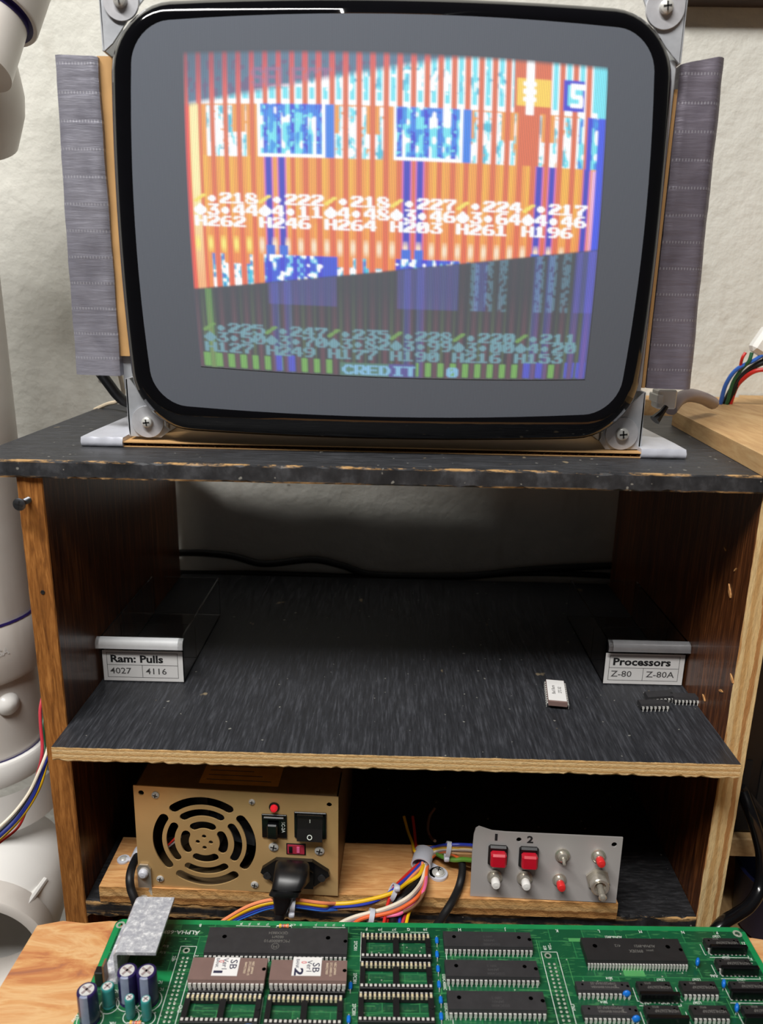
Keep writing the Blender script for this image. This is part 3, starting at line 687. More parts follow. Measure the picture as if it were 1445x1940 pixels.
# blobs and second tile row
blob = (np.abs(vv - 0.583) < 0.028) & (np.abs(np.abs(fr) - 0.5) < 0.21) & (uu < 0.93); bx = np.clip(1.3 - np.abs(vv - 0.583) / 0.026, 0, 1) * np.clip(1.5 - (0.5 - np.abs(fr)) / 0.2, 0, 1)
mixin(blob * bx * (uu < 0.16), lin((255, 232, 120))); mixin(blob * bx * (uu >= 0.16), lin((252, 226, 196)))
for u in (0.200, 0.232, 0.530, 0.561, 0.845, 0.875): put((np.abs(uu - u) < 0.011) & (np.abs(vv - 0.600) < 0.018), lin((30, 110, 216)))
t2 = (vv > 0.612)
for u0, u1, blue in ((0.055, 0.155, 0), (0.183, 0.33, 1), (0.345, 0.475, 0), (0.505, 0.66, 1), (0.66, 0.78, 0)):
    m = t2 & (uu > u0) & (uu < u1); n1 = vnoise(120, 70, int(u0 * 70) + 30)
    if blue: put(m, lin((28, 92, 212))); put(m & stripe, NB); put(m & (n1 > 0.5) & ~stripe, lin((126, 206, 236))); put(m & (n1 > 0.7), WH)
    else:
        m2 = m & (np.abs(np.abs(fr) - 0.5) < 0.24) & (vv > 0.615 + 0.03 * (np.sin(kc * 2.3) > 0)); put(m2, lin((74, 194, 222))); put(m2 & (n1 > 0.55), WH); put(m2 & (n1 < 0.25), lin((64, 128, 208)))
put(t2 & (np.abs(uu - 0.345) < 0.018), lin((26, 84, 208)))
def draw(txt, u0, v0, col, dst, hgt=0.0330, wid=0.0288, k=1.0):
    for j, ch in enumerate(txt):
        if ch == ' ': continue
        rows = FONT[ch].split(); ua = u0 + PIT * j
        xi = np.floor((uu - ua) / (wid / 7)).astype(int); yi2 = np.floor((vv - (v0 - hgt / 2)) / (hgt / 7)).astype(int)
        pat = np.array([[int(q) for q in r] for r in rows]); d = dst
        for sh in (0, 0.0019):
            xi = np.floor((uu - ua - sh) / (wid / 7)).astype(int); ok = (xi >= 0) & (xi < 7) & (yi2 >= 0) & (yi2 < 7)
            m = ok.copy(); m[ok] = pat[yi2[ok], xi[ok]] > 0
            d[m] = d[m] * (1 - k) + np.array(col) * k
G1 = [('.218', '3.44', 'H262'), ('.222', '4.11', 'H246'), ('.218', '4.48', 'H264'), ('.227', '3.46', 'H203'), ('.224', '3.64', 'H261'), ('.217', '4.46', 'H196')]
for i, (a1, a2, a3) in enumerate(G1):
    u0 = 0.0156 + i * 5 * PIT; dv = 0.0
    draw('/', u0, 0.440, lin((246, 222, 100)), b, hgt=0.026); draw(a1, u0 + PIT, 0.440, WH, b); draw('*' + a2, u0, 0.4755, WH, b); draw(a3, u0, 0.511, WH, b)
draw('SELECT', 0.162, 0.078, WH, b, hgt=0.055, wid=0.030); draw('TEAM', 0.520, 0.078, WH, b, hgt=0.055, wid=0.030)
put(stripe & (vv < 0.155) & (uu < 0.77), DORANGE)
# dim part of the raster below and above the bright band
d = np.zeros((NV, NU, 3)); low = vv > vb
greens = np.clip(1 - np.abs(np.abs(fr) - 0.5) / 0.2, 0, 1) * (np.sin(kc * 1.7 + 0.5) > -0.6)
d += low[..., None] * np.clip((vv - 0.68) / 0.2, 0.15, 1)[..., None] * (greens[..., None] * lin((74, 92, 34)) * 0.9 + (np.clip(1 - np.abs(fr) / 0.3, 0, 1)[..., None] * lin((104, 46, 56)) * 0.75))
for u0, u1 in ((0.19, 0.36), (0.51, 0.66), (0.70, 0.73), (0.95, 1.0)): d += ((low & (vv < 0.77) & (uu > u0) & (uu < u1)))[..., None] * lin((58, 62, 160)) * 0.42
for u in (0.205, 0.237, 0.535, 0.567, 0.855, 0.887, 0.955): d += ((low & (np.abs(uu - u) < 0.009)))[..., None] * lin((50, 56, 160)) * 0.38
for u in (0.70, 0.735, 0.77, 0.86, 0.893, 0.925): d += ((low & (vv < 0.77) & (np.abs(uu - u) < 0.010) & (vnoise(200, 120, 77) > 0.35)))[..., None] * lin((84, 140, 160)) * 0.5
d[low & (uu > 0.978)] += lin((56, 60, 190)) * 0.55
d[low & (uu > 0.030) & (uu < 0.046)] += lin((70, 130, 30)) * 0.9
gl = (vv > 0.948) & (np.abs(np.abs(fr) - 0.5) < 0.24) & (vv < 0.995)
for u in np.arange(0.0, 0.99, PIT / 1): pass
bluecol = np.zeros_like(gl)
for u in (0.205, 0.237, 0.84, 0.872, 0.955, 0.985): bluecol |= np.abs(uu - u) < 0.012
d[gl & ~bluecol & ((uu < 0.36) | (uu > 0.56)) & (uu < 0.93)] = lin((112, 176, 62)) * 0.8; d[(vv > 0.94) & (vv < 0.995) & bluecol & (np.abs(np.abs(fr) - 0.5) < 0.3)] = lin((60, 66, 206)) * 0.8
cr = (vv > 0.955) & (vv < 0.998) & (uu > 0.365) & (uu < 0.555); d[cr] = lin((84, 140, 110)) * 0.6; d[cr & (uu > 0.49)] = lin((86, 70, 170)) * 0.6
G2 = [('.225', '3.50', 'H127'), ('.247', '3.70', 'H249'), ('.235', '3.82', 'H177'), ('.228', '3.99', 'H190'), ('.220', '3.00', 'H216'), ('.211', '4.20', 'H153')]
TEAL = lin((112, 168, 180)) * 0.72
for i, (a1, a2, a3) in enumerate(G2):
    u0 = 0.018 + i * 5 * PIT
    draw('/', u0, 0.858, lin((110, 160, 54)) * 0.8, d, hgt=0.028); draw(a1, u0 + PIT, 0.858, TEAL, d); draw('*' + a2, u0, 0.892, TEAL, d); draw(a3, u0, 0.926, TEAL, d)
draw('CREDIT', 0.370, 0.977, lin((128, 190, 226)) * 0.85, d); draw('0', 0.638, 0.977, lin((128, 190, 226)) * 0.85, d)
hi = vv < vt + 0.02
du = np.zeros((NV, NU, 3)); du[stripe] = lin((206, 44, 52)) * 0.9; du[~stripe] = lin((84, 134, 168)) * 0.55
du[(~stripe) & (vnoise(150, 60, 3) > 0.62) & (vv > 0.03)] = lin((120, 96, 150)) * 0.5
fadeL = np.clip(0.45 + uu * 2 + (vv / 0.15) * 0.5, 0, 1); edge = np.clip(vv / 0.015, 0, 1); sidef = np.clip(uu / 0.006, 0, 1)
draw('SELECT', 0.162, 0.078, lin((170, 110, 160)) * 0.6, du, hgt=0.055, wid=0.030); draw('TEAM', 0.520, 0.078, lin((170, 110, 160)) * 0.6, du, hgt=0.055, wid=0.030)
warm = np.clip((vv - vt + 0.09) / 0.09, 0, 1); du = np.where(stripe[..., None], du * (1 - warm[..., None] * 0.5) + lin((232, 90, 40)) * warm[..., None] * 0.5, du)
img = np.maximum(b - np.array([0.05, 0.05, 0.06]), 0.0) * 1.06 * bright[..., None] + d * low[..., None] + du * (fadeL * np.clip((vt + 0.02 - vv) / 0.02, 0, 1))[..., None]
img *= (edge * sidef * np.clip((1 - uu) / 0.004, 0, 1) * np.clip((1 - vv) / 0.004, 0, 1))[..., None]
def blur(a, ax, k):
    ker = np.exp(-0.5 * (np.arange(-4, 5) / k) ** 2); ker /= ker.sum(); out = np.zeros_like(a)
    for i, c in zip(range(-4, 5), ker): out += c * np.roll(a, i, ax)
    return out
img = blur(blur(img, 1, 1.25), 0, 0.95)
# corners of the raster on the glass
yp = YF + 0.006
cTL, cTR, cBL, cBR = [np.array(px_xz(*q, yp)) for q in ((345, 96), (1153, 126), (380, 694), (1108, 719))]
bowl = 0.0012
P = (cTL[None, None] * (1 - uu[..., None]) + cTR[None, None] * uu[..., None]) * (1 - vv[..., None]) + (cBL[None, None] * (1 - uu[..., None]) + cBR[None, None] * uu[..., None]) * vv[..., None]
P[..., 0] += -0.0028 * (4 * vv * (1 - vv)) * (1 - 2 * uu) * 0.5; P[..., 1] += 0.0022 * (4 * uu * (1 - uu)) * (1 - 2 * vv)
xs, zs = P[..., 0], P[..., 1]; ys = face_y(xs, zs) - 0.00025
off = Vector(mon.location); co = np.stack([xs - off.x, ys - off.y, zs - off.z], -1).reshape(-1, 3)
idx = np.arange(NU * NV).reshape(NV, NU); q4 = np.stack([idx[:-1, :-1], idx[1:, :-1], idx[1:, 1:], idx[:-1, 1:]], -1).reshape(-1, 4)
me = bpy.data.meshes.new('screen_picture'); me.vertices.add(len(co)); me.vertices.foreach_set('co', co.ravel()); me.loops.add(q4.size); me.loops.foreach_set('vertex_index', q4.ravel())
me.polygons.add(len(q4)); me.polygons.foreach_set('loop_start', np.arange(0, q4.size, 4)); me.polygons.foreach_set('loop_total', np.full(len(q4), 4)); me.update(calc_edges=True)
ca = me.color_attributes.new('picture', 'FLOAT_COLOR', 'POINT'); ca.data.foreach_set('color', np.concatenate([img.reshape(-1, 3), np.ones((NU * NV, 1))], 1).astype(np.float32).ravel())
me.polygons.foreach_set('use_smooth', np.ones(len(q4), bool)); me.materials.append(M['picture'])
o = bpy.data.objects.new('screen_picture', me); COL.objects.link(o); o.parent = mon; o['label'] = 'striped orange and blue glitched game picture'

# ---- ears, washers, screws
def ear(poly, flange, wc, wr, sr, fold=None):
    P2 = [px_xz(x, y, YM) for x, y in poly]
    g = G(); g.prism(P2[::-1], XZ(YM), 0, 0.0014)
    if flange:
        (xa, za), (xb, zb) = [px_xz(x, y, YM) for x, y in flange]; sgn = 1 if xa > OC[0] else -1
        z0_, z1_ = min(za, zb), max(za, zb); g.b2((xa - 0.0007, YM, z0_), (xa + 0.0007, YM + 0.034, z1_), ch=0.0003)
    e = link(g, 'mounting_ear', 'frame_metal', mon)
    c = px_xz(*wc, YM); r = wr * np.linalg.norm(AY(wc[0] + 1, wc[1], YM) - AY(*wc, YM)); rs = sr * r / wr
    g = G(); g.lathe([(rs * 0.9, 0.0), (r, 0.0), (r, 0.0012), (r * 0.985, 0.0015), (rs * 0.9, 0.0015)], (c[0], YM - 0.0001, c[1]), (0, -1, 0), 40); link(g, 'washer', 'washer', e)
    g = G(); g.lathe([(rs, 0.0), (rs, 0.0012), (rs * 0.92, 0.0024), (rs * 0.6, 0.0031), (0, 0.0033)], (c[0], YM - 0.0017, c[1]), (0, -1, 0), 24); cross(g, (c[0], YM - 0.00505, c[1]), (0, -1, 0), rs * 0.6, 1, 0.9); link(g, 'screw', ['screw', 'recess'], e)
ear([(238, 717), (243, 716), (258, 736), (300, 800), (323, 815), (305, 829), (247, 826), (242, 800)], [(239, 717), (245, 826)], (281, 798.5), 30, 10)
ear([(1222, 743), (1214, 851), (1146, 851), (1136, 836), (1150, 800), (1190, 770)], [(1222, 743), (1214, 851)], (1176.5, 821), 31, 12)
ear([(1303, -20), (1287, 121), (1262, 90), (1232, 40), (1214, -20)], [(1303, -20), (1287, 121)], (1259, 16.5), 37, 13)
ear([(187, -20), (197, 97), (213, 82), (240, 40), (285, -20)], [(188, -20), (197, 97)], (230, 3), 34, 13)
yf = YM + 0.012
# rails behind the tube joining the ears
for px in (240, 1279):
    x = px_xz(px, 720 if px < 700 else 130, YM + 0.004)[0] - 0.0032
    yr = YM + 0.003 if px > 700 else yf + 0.006
    g = G(); g.b2((x - 0.0035, yr, px_xz(px, 745, YM)[1]), (x + 0.0035, YM + 0.03, px_xz(px, 110, YM)[1]), ch=0.0005); link(g, 'side_rail', 'frame_metal', mon)
g = G(); g.b2((ox0 + 0.004, YM + 0.012, oz0 + 0.03), (ox1 - 0.004, YM + 0.024, oz0 + 0.036)); g.b2((ox0 + 0.002, YM + 0.03, ZTOP + 0.0041), (ox0 + 0.012, YM + 0.12, ZTOP + 0.012)); g.b2((ox1 - 0.012, YM + 0.03, ZTOP + 0.0041), (ox1 - 0.002, YM + 0.12, ZTOP + 0.012))
for x in (ox0 + 0.007, ox1 - 0.007): g.b2((x - 0.004, YM + 0.024, ZTOP + 0.0041), (x + 0.004, YM + 0.034, oz0 + 0.034))
link(g, 'chassis_frame', 'frame_metal', mon)
# tan cardboard and taped flaps on both sides
yf = YM + 0.012
a = px_xz(186, 107, yf + 0.003); c = px_xz(224, 674, yf + 0.003)
g = G(); g.b2(((a[0] + c[0]) / 2, yf + 0.002, c[1]), (ox0 + 0.012, yf + 0.0045, a[1])); link(g, 'cardboard_strip', 'cardboard', mon, label='tan cardboard strip beside the tube')
a = px_xz(1284, 170, yf); c = px_xz(1240, 735, yf)
g = G(); g.b2((a[0] - 0.0022, yf - 0.001, c[1]), (a[0] - 0.0004, yf + 0.02, a[1])); link(g, 'cardboard_strip', 'cardboard', mon, label='thin cardboard edge right of the tube')
def flap(pxs, side, mat, lab, seed):
    TL, TR, BL_, BR_ = [px_xz(*p, yf) for p in pxs]; q = random.Random(seed); n = 40; nx = 10; g = G(); vs = []
    nn = [[q.uniform(-1, 1) for _ in range(nx + 1)] for _ in range(n + 1)]
    for i in range(n + 1):
        f = i / n
        for j in range(nx + 1):
            e = j / nx; x0 = TL[0] * (1 - f) + BL_[0] * f + 0.00012 * math.sin(i * 0.9 + seed); x1 = TR[0] * (1 - f) + BR_[0] * f + 0.00015 * math.sin(i * 0.7 + 1 + seed)
            z = (TL[1] * (1 - e) + TR[1] * e) * (1 - f) + (BL_[1] * (1 - e) + BR_[1] * e) * f
            edge_ = 0.0016 if j in (0, nx) else 0
            vs.append((x0 + (x1 - x0) * e, yf - 0.002 + nn[i][j] * 0.00028 + edge_ + 0.0006 * math.sin(f * 7 + e * 2 + seed) + (max(0, e - 0.78 - 0.06 * f) * 0.022 if side > 0 else 0), z))
    m = nx + 1; fs = [(i * m + j, (i + 1) * m + j, (i + 1) * m + j + 1, i * m + j + 1) for i in range(n) for j in range(nx)]
    g.add(vs, fs, 0, True)
    back = [(x, yf + 0.0045 + (0.010 if side > 0 else 0.004), z) for x, y, z in vs]; k = len(vs)
    g.add(back, [f[::-1] for f in fs], 0, True)
    rim = [j for j in range(nx + 1)] + [i * m + nx for i in range(1, n + 1)] + [n * m + j for j in range(nx - 1, -1, -1)] + [i * m for i in range(n - 1, 0, -1)]
    allv = [vs[i] for i in rim] + [back[i] for i in rim]; L = len(rim); g.add(allv, [(i, (i + 1) % L, L + (i + 1) % L, L + i) for i in range(L)], 0)
    link(g, 'taped_flap', mat, mon, label=lab, sharp=50)
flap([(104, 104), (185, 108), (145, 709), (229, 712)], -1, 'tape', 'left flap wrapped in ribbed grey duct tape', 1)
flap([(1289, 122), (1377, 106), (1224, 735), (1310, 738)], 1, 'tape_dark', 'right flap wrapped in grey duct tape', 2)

# ================================================================== PARTS DRAWERS ON THE SHELF
def drawer(pxs, ylen, lab, title, c1, c2, strip_mat, y0px, handle_over):
    """pxs: label card corners' px (left-bottom, right-bottom), z=0 on the shelf"""
    (xa, ya, _), (xb, yb_, _) = AZ(*pxs[0], 0.0006), AZ(*pxs[1], 0.0006); y0 = (ya + yb_) / 2; h = AY(*pxs[2], y0)[2]
    t = thing('parts_drawer', lab, 'drawer', ((xa + xb) / 2, y0, 0.0), group='labelled drawers on the shelf')
    wl = 0.0012; g = G(); z0 = 0.0003; y1 = y0 + ylen; top = h
    e = 0.0016
    g.b2((xa, y0, z0), (xb, y1, z0 + wl)); g.b2((xa, y0 + wl, z0 + wl), (xa + wl, y1, top)); g.b2((xb - wl, y0 + wl, z0 + wl), (xb, y1, top)); g.b2((xa + wl, y1 - wl, z0 + wl), (xb - wl, y1, top)); g.b2((xa, y0, z0 + wl), (xb, y0 + wl, top))
    link(g, 'drawer_body', 'clear_plastic', t)
    g = G(); ym = y0 + ylen * 0.30; g.b2((xa + wl, ym, z0 + wl), (xb - wl, ym + 0.001, top * 0.82)); link(g, 'divider', 'clear_plastic', t)
    # curled finger-pull along the top of the front
    g = G(); prof = []
    for i in range(9): a = math.pi * 0.5 * i / 8; prof.append((y0 - 0.0005 - 0.0046 * math.sin(a), top - 0.0046 * (1 - math.cos(a)) ))
    prof += [(y0 - 0.0051, top - 0.0068), (y0 - 0.0042, top - 0.0068)] + [(y + 0.0009, z - 0.0009) for y, z in prof[8:0:-1]] + [(y0 - 0.0005, top - 0.0010)]
    xL, xR = xa - handle_over[0], xb + handle_over[1]
    g.prism(prof, lambda y, z, d: (xL + (xR - xL) * d, y, z), 0, 1, 0, True); link(g, 'finger_pull', strip_mat, t, label='curled finger pull of the drawer')
    for x in (xL, xR - 0.003):
        g = G(); g.prism([(p[0] - (0.0004 if i < 9 else 0), p[1] + 0.0002) for i, p in enumerate(prof)], lambda y, z, d, x=x: (x + 0.003 * d, y, z), 0, 1, 0, True)
        link(g, 'pull_end', 'clear_plastic', t)
    g = G(); zc0, zc1 = 0.0008, top - 0.0102; g.b2((xa + 0.0004, y0 - 0.0005, zc0), (xb - 0.0004, y0 - 0.0001, zc1)); card = link(g, 'label_card', 'paper', t, label='white card printed ' + title)
    g = G(); yl = y0 - 0.00056; Wc = xb - xa; Hc = zc1 - zc0; m = 0.05
    fr = XZ(yl)
    def ln(x0, z0_, x1, z1_, wd=0.00016): g.flat([(x0 - wd, z0_ - wd), (x1 + wd, z0_ - wd), (x1 + wd, z1_ + wd), (x0 - wd, z1_ + wd)], fr, 0, 1)
    X = lambda f: xa + Wc * f; Z = lambda f: zc0 + Hc * f
    ln(X(.06), Z(.12), X(.93), Z(.12)); ln(X(.06), Z(.93), X(.93), Z(.93)); ln(X(.06), Z(.53), X(.93), Z(.53)); ln(X(.06), Z(.12), X(.06), Z(.93)); ln(X(.93), Z(.12), X(.93), Z(.93)); ln(X(.49), Z(.12), X(.49), Z(.53))
    st = Rx(R(90))
    g.text(title, Hc * 0.33, T(X(.10), yl, Z(.72)) @ st, 0, 'LEFT', 1.18, True); g.text(c1, Hc * 0.28, T(X(.09), yl, Z(.32)) @ st, 1, 'LEFT', 1.15); g.text(c2, Hc * 0.28, T(X(.53), yl, Z(.32)) @ st, 1, 'LEFT', 1.15)
    link(g, 'printing', ['ink', 'ink_grey'], card)
    return t
drawer([(198, 1287), (349, 1293), (200, 1205)], 0.115, 'clear plastic drawer with a white card reading Ram: Pulls, left on the shelf', 'Ram: Pulls', '4027', '4116', 'frosted', 0, (0.0028, 0.0012))
drawer([(1140, 1293), (1292, 1299), (1143, 1211)], 0.115, 'clear plastic drawer with a white card reading Processors, right on the shelf', 'Processors', 'Z-80', 'Z-80A', 'grey_handle', 0, (-0.0004, 0.0036))

# ================================================================== LOOSE CHIPS
def dip_local(L, Wd, H, npin, z0, body_m=0, pin_m=1, splay=0.0, leg=0.0032, notch=True, ch=0.0004):
    """chip lying along local x, centre at origin; returns body, pins"""
    b = G(); hx, hy = L / 2, Wd / 2; t_ = 0.0005
    prof = [(-hy + t_, z0), (hy - t_, z0), (hy, z0 + H * .45), (hy - t_, z0 + H), (-hy + t_, z0 + H), (-hy, z0 + H * .45)]
    b.prism(prof, lambda y, z, d: (-hx + L * d, y, z), 0, 1)
    if notch: b.lathe([(Wd * 0.13, 0.00002), (Wd * 0.10, 0.00003), (0, 0.00003)], (hx - 0.0012, 0, z0 + H), (0, 0, 1), 12, 1)
    p = G(); pit = L / npin
    for i in range(npin):
        x = -hx + pit * (i + .5)
        for sgn in (-1, 1):
            yo_ = sgn * (hy + 0.0006); zz = z0 + H * .45
            p.b2((x - pit * .27, sgn * (hy - 0.0002), zz - .00012), (x + pit * .27, sgn * (hy + 0.0008), zz + .00014))
            p.b2((x - pit * .27, sgn * (hy + 0.0006), zz - 0.0013), (x + pit * .27, sgn * (hy + 0.00085), zz + 0.00014))
            p.b2((x - pit * .11, sgn * (hy + 0.0006), zz - leg), (x + pit * .11, sgn * (hy + 0.00085), zz - 0.0013))
    return b, p
def loose_chip(name, px, ang, L, Wd, lab, npin, H=0.0034, tilt=0.0, mat='chip', roll=0.0, dz=0.0, group=None):
    p = AZ(*px, 0.0); z0 = 0.0030
    t = thing(name, lab, 'chip', group='loose chips on the shelf', matrix=T(p[0], p[1], dz + 0.0004) @ Rz(ang) @ Matrix.Rotation(tilt, 4, 'Y') @ Rx(roll))
    b, pn = dip_local(L, Wd, H, npin, 0.0016)
    link(b, 'body', [mat, 'recess'], t, local=True, sharp=20); link(pn, 'pins', 'pin', t, local=True); return t
ca_, cb_ = AZ(1057, 1331, .0054), AZ(1051, 1289, .0054); c0 = (ca_ + cb_) / 2; LC = float(np.linalg.norm(cb_ - ca_)); WC = float(np.linalg.norm(AZ(1037, 1330, .0054) - AZ(1075, 1334, .0054)))
t = thing('integrated_circuit', 'light ceramic chip with a handwritten white sticker, alone on the black shelf', 'chip', group='loose chips on the shelf', matrix=T(c0[0], c0[1], 0.0005) @ Rz(math.atan2(cb_[1] - ca_[1], cb_[0] - ca_[0])))
b, pn = dip_local(LC, WC, 0.0030, 10, 0.0022); link(b, 'body', ['ceramic', 'recess'], t, local=True, sharp=20); link(pn, 'pins', 'pin', t, local=True)
g = G(); g.b2((-LC * .44, -WC * .45, 0.0052), (LC * .48, WC * .47, 0.0054)); s_ = link(g, 'sticker', 'paper', t, local=True, label='white sticker with handwriting')
g = G(); g.text('Bad Burn', 0.0032, T(0.001, 0.0020, 0.00545), 0, 'CENTER', 1.0); g.text('27C-02', 0.0032, T(0.001, -0.0022, 0.00545), 0, 'CENTER', 0.9); link(g, 'handwriting', 'ink_grey', s_, local=True)
loose_chip('integrated_circuit', (1236, 1343), R(4), 0.0190, 0.0066, 'black chip in front of the other two by the right drawer', 7)
loose_chip('integrated_circuit', (1246, 1327), R(9), 0.0190, 0.0066, 'black chip lying behind the front one by the right drawer', 7, roll=0.25, dz=0.0006)
loose_chip('integrated_circuit', (1299, 1331), R(-1), 0.0192, 0.0072, 'black chip nearest the cabinet\'s right side wall', 8)

# ================================================================== WOODEN BASE IN THE LOWER BAY
ZW = ZB + 0.0122
wb0 = AZ(187, 1680, ZW); wb1 = AZ(1171, 1713, ZW)
base = thing('plywood_board', 'raw plywood board in the lower bay carrying power supply and switch panel', 'board', ((wb0[0] + wb1[0]) / 2, 0.03, ZB))
g = G(); n = 90; q = random.Random(9); vs = []
for i in range(n + 1):
    x = wb0[0] + (wb1[0] - wb0[0]) * i / n; yv = wb0[1] + (wb1[1] - wb0[1]) * i / n; e = q.uniform(0, 0.0007); e2 = q.uniform(0, 0.0008)
    vs += [(x, yv + e, ZW), (x, yv - 0.0003 + e2, ZW - 0.0035), (x, yv - 0.0002 + e, ZW - 0.0075), (x, yv + e2, ZB + 0.0001), (x, 0.047, ZB + 0.0001), (x, 0.047, ZW)]
for k in range(6): g.add(vs, [(i * 6 + k, i * 6 + (k + 1) % 6, (i + 1) * 6 + (k + 1) % 6, (i + 1) * 6 + k) for i in range(n)], 0 if k == 5 else 1)
g.add(vs[:6], [(5, 4, 3, 2, 1, 0)], 1); g.add(vs[-6:], [(0, 1, 2, 3, 4, 5)], 1); link(g, 'board', ['raw_base', 'raw_base_edge'], base)

# ================================================================== POWER SUPPLY
BLp = AZ(264, 1678, ZW); BRp = AZ(640, 1698, ZW)
ux = BRp - BLp
PS = Plane(BLp + np.array([0, 0, 0.0003]), ux, (0, 0, 1)); PS.n = np.cross(PS.u, PS.v)
WP = PS.uv(640, 1698)[0]; HP = (PS.uv(252, 1488)[1] + PS.uv(639, 1511)[1]) / 2; KP = WP / 376.0
# lean of the left edge in the photograph: the plate flares a little at its upper left
fl_u = PS.uv(252, 1488)[0]
psu = thing('power_supply', 'gold metal power supply box with round fan grille and power switch', 'power supply', matrix=PS.matrix())
def pu(cx, cy): return PS.uv(220 + cx / 3.284, 1470 + cy / 3.284)
F0 = pu(548, 412); kf = KP / 3.284 * 1.0
def arc_slot(r0, r1, a0, a1, n=14):
    rm = (r1 - r0) / 2; rc = (r0 + r1) / 2; out = []; da = rm * 0.8 / rc; a0 += da; a1 -= da
    for i in range(n + 1): a = a0 + (a1 - a0) * i / n; out.append((F0[0] + r1 * math.cos(a), F0[1] + r1 * math.sin(a)))
    for i in range(1, 6): a = i / 6 * math.pi; c = (F0[0] + rc * math.cos(a1), F0[1] + rc * math.sin(a1)); out.append((c[0] + rm * math.cos(a1 + a), c[1] + rm * math.sin(a1 + a)))
    for i in range(n + 1): a = a1 + (a0 - a1) * i / n; out.append((F0[0] + r0 * math.cos(a), F0[1] + r0 * math.sin(a)))
    for i in range(1, 6): a = i / 6 * math.pi; c = (F0[0] + rc * math.cos(a0), F0[1] + rc * math.sin(a0)); out.append((c[0] + rm * math.cos(a0 + math.pi + a), c[1] + rm * math.sin(a0 + math.pi + a)))
    return out
holes = []
for r0, r1, sp in ((258, 316, 40), (182, 232, 38), (94, 146, 37)):
    for q4_ in range(4): holes.append(arc_slot(r0 * kf, r1 * kf, R(90 * q4_ + 2 - sp), R(90 * q4_ + 2 + sp)))
for i in range(4): holes.append(circ(F0[0] + 40 * kf * math.cos(i * math.pi / 2), F0[1] + 40 * kf * math.sin(i * math.pi / 2), 14 * kf, 10))
holes += [circ(*pu(155, 105), 17 * kf, 12), circ(*pu(1325, 180), 16 * kf, 12)]
vs, fs = curve_plate([(fl_u, PS.uv(252, 1488)[1]), (0, 0), (WP, 0), (WP, PS.uv(639, 1511)[1])][::1], holes, 0.0009)
g = G(); g.add([(x, y, -z) for x, y, z in vs], [f[::-1] for f in fs]); link(g, 'front_plate', 'psu_plate', psu, local=True, label='gold front plate with slotted fan grille')
g = G(); DP = 0.105; zt_ = HP - 0.001
for q_ in (((0.0005, 0.0, -DP), (0.0015, zt_, -0.001)), ((WP - 0.0012, 0.0, -DP), (WP - 0.0002, zt_, -0.001)), ((0.0005, zt_ - 0.001, -DP), (WP - 0.0002, zt_, -0.001)), ((0.0005, 0, -DP), (WP - 0.0002, 0.001, -0.001)), ((0.0005, 0, -DP - .001), (WP, zt_, -DP))): g.b2(*q_)
link(g, 'case', 'psu_side', psu, local=True)
g = G(); g.lathe([(315 * kf, 0), (322 * kf, 0.0002), (322 * kf, 0.016), (0, 0.016)], (F0[0], F0[1], -0.0035), (0, 0, -1), 32); g.b2((F0[0] - .03, F0[1] - .03, -0.021), (F0[0] + .03, F0[1] + .03, -0.0196)); 
fan = G(); fan.lathe([(0.0, 0.0), (100 * kf, 0.0005), (110 * kf, 0.002), (110 * kf, 0.012)], (F0[0], F0[1], -0.0065), (0, 0, -1), 24)
for i in range(7):
    a = i * 2 * math.pi / 7; ca_, sa_ = math.cos(a), math.sin(a); w0, w1 = 0.004, 0.0075
    pts = [(105 * kf, -w0, -0.009), (290 * kf, -w1, -0.008), (290 * kf, w1, -0.015), (105 * kf, w0, -0.015)]
    P3 = [(F0[0] + x * ca_ - y * sa_, F0[1] + x * sa_ + y * ca_, z) for x, y, z in pts]; fan.add(P3 + [(x, y, z - 0.0008) for x, y, z in P3], [(0, 1, 2, 3), (7, 6, 5, 4), (0, 4, 5, 1), (1, 5, 6, 2), (2, 6, 7, 3), (3, 7, 4, 0)])
link(fan, 'fan', 'black_plastic', psu, local=True)
for i, (a, b_) in enumerate((((300, 470), (390, 380)), ((290, 490), (390, 410)))):
    p, q_ = pu(*a), pu(*b_); g = G(); g.tube([(p[0], p[1], -0.0045), (q_[0], q_[1], -0.0045)], 0.0006, 6); link(g, 'fan_wire', 'w_red' if i == 0 else 'w_grey', psu, local=True)
def disc_screw(parent, c, r, h=0.001, mat='screw', name='screw', ang=0.6, nz=1):
    g = G(); g.lathe([(r, 0.0), (r, h * .5), (r * .7, h), (0, h * 1.1)], (c[0], c[1], 0.0001), (0, 0, 1), 16); cross(g, (c[0], c[1], h * 1.12 + 0.0001), (0, 0, 1), r * .62, 1, ang); return link(g, name, [mat, 'recess'], parent, local=True)
for c, r in (((245, 118), 23), ((275, 638), 23), ((862, 675), 24), ((845, 160), 19), ((980, 440), 30), ((1265, 465), 30)): disc_screw(psu, pu(*c), r * kf)
c = pu(984, 192); g = G(); g.lathe([(32 * kf, 0), (32 * kf, 0.0006), (25 * kf, 0.0008)], (c[0], c[1], 0.0001), (0, 0, 1), 18, 1); g.lathe([(22 * kf, 0.0004), (22 * kf, 0.0020), (16 * kf, 0.0033), (0, 0.0038)], (c[0], c[1], 0.0001), (0, 0, 1), 18, 0); link(g, 'indicator_light', ['led', 'black_plastic'], psu, local=True, label='glowing red indicator light')
def rect(a, b): p, q_ = pu(*a), pu(*b); return min(p[0], q_[0]), min(p[1], q_[1]), max(p[0], q_[0]), max(p[1], q_[1])
x0, y0, x1, y1 = rect((906, 232), (1064, 384)); g = G()
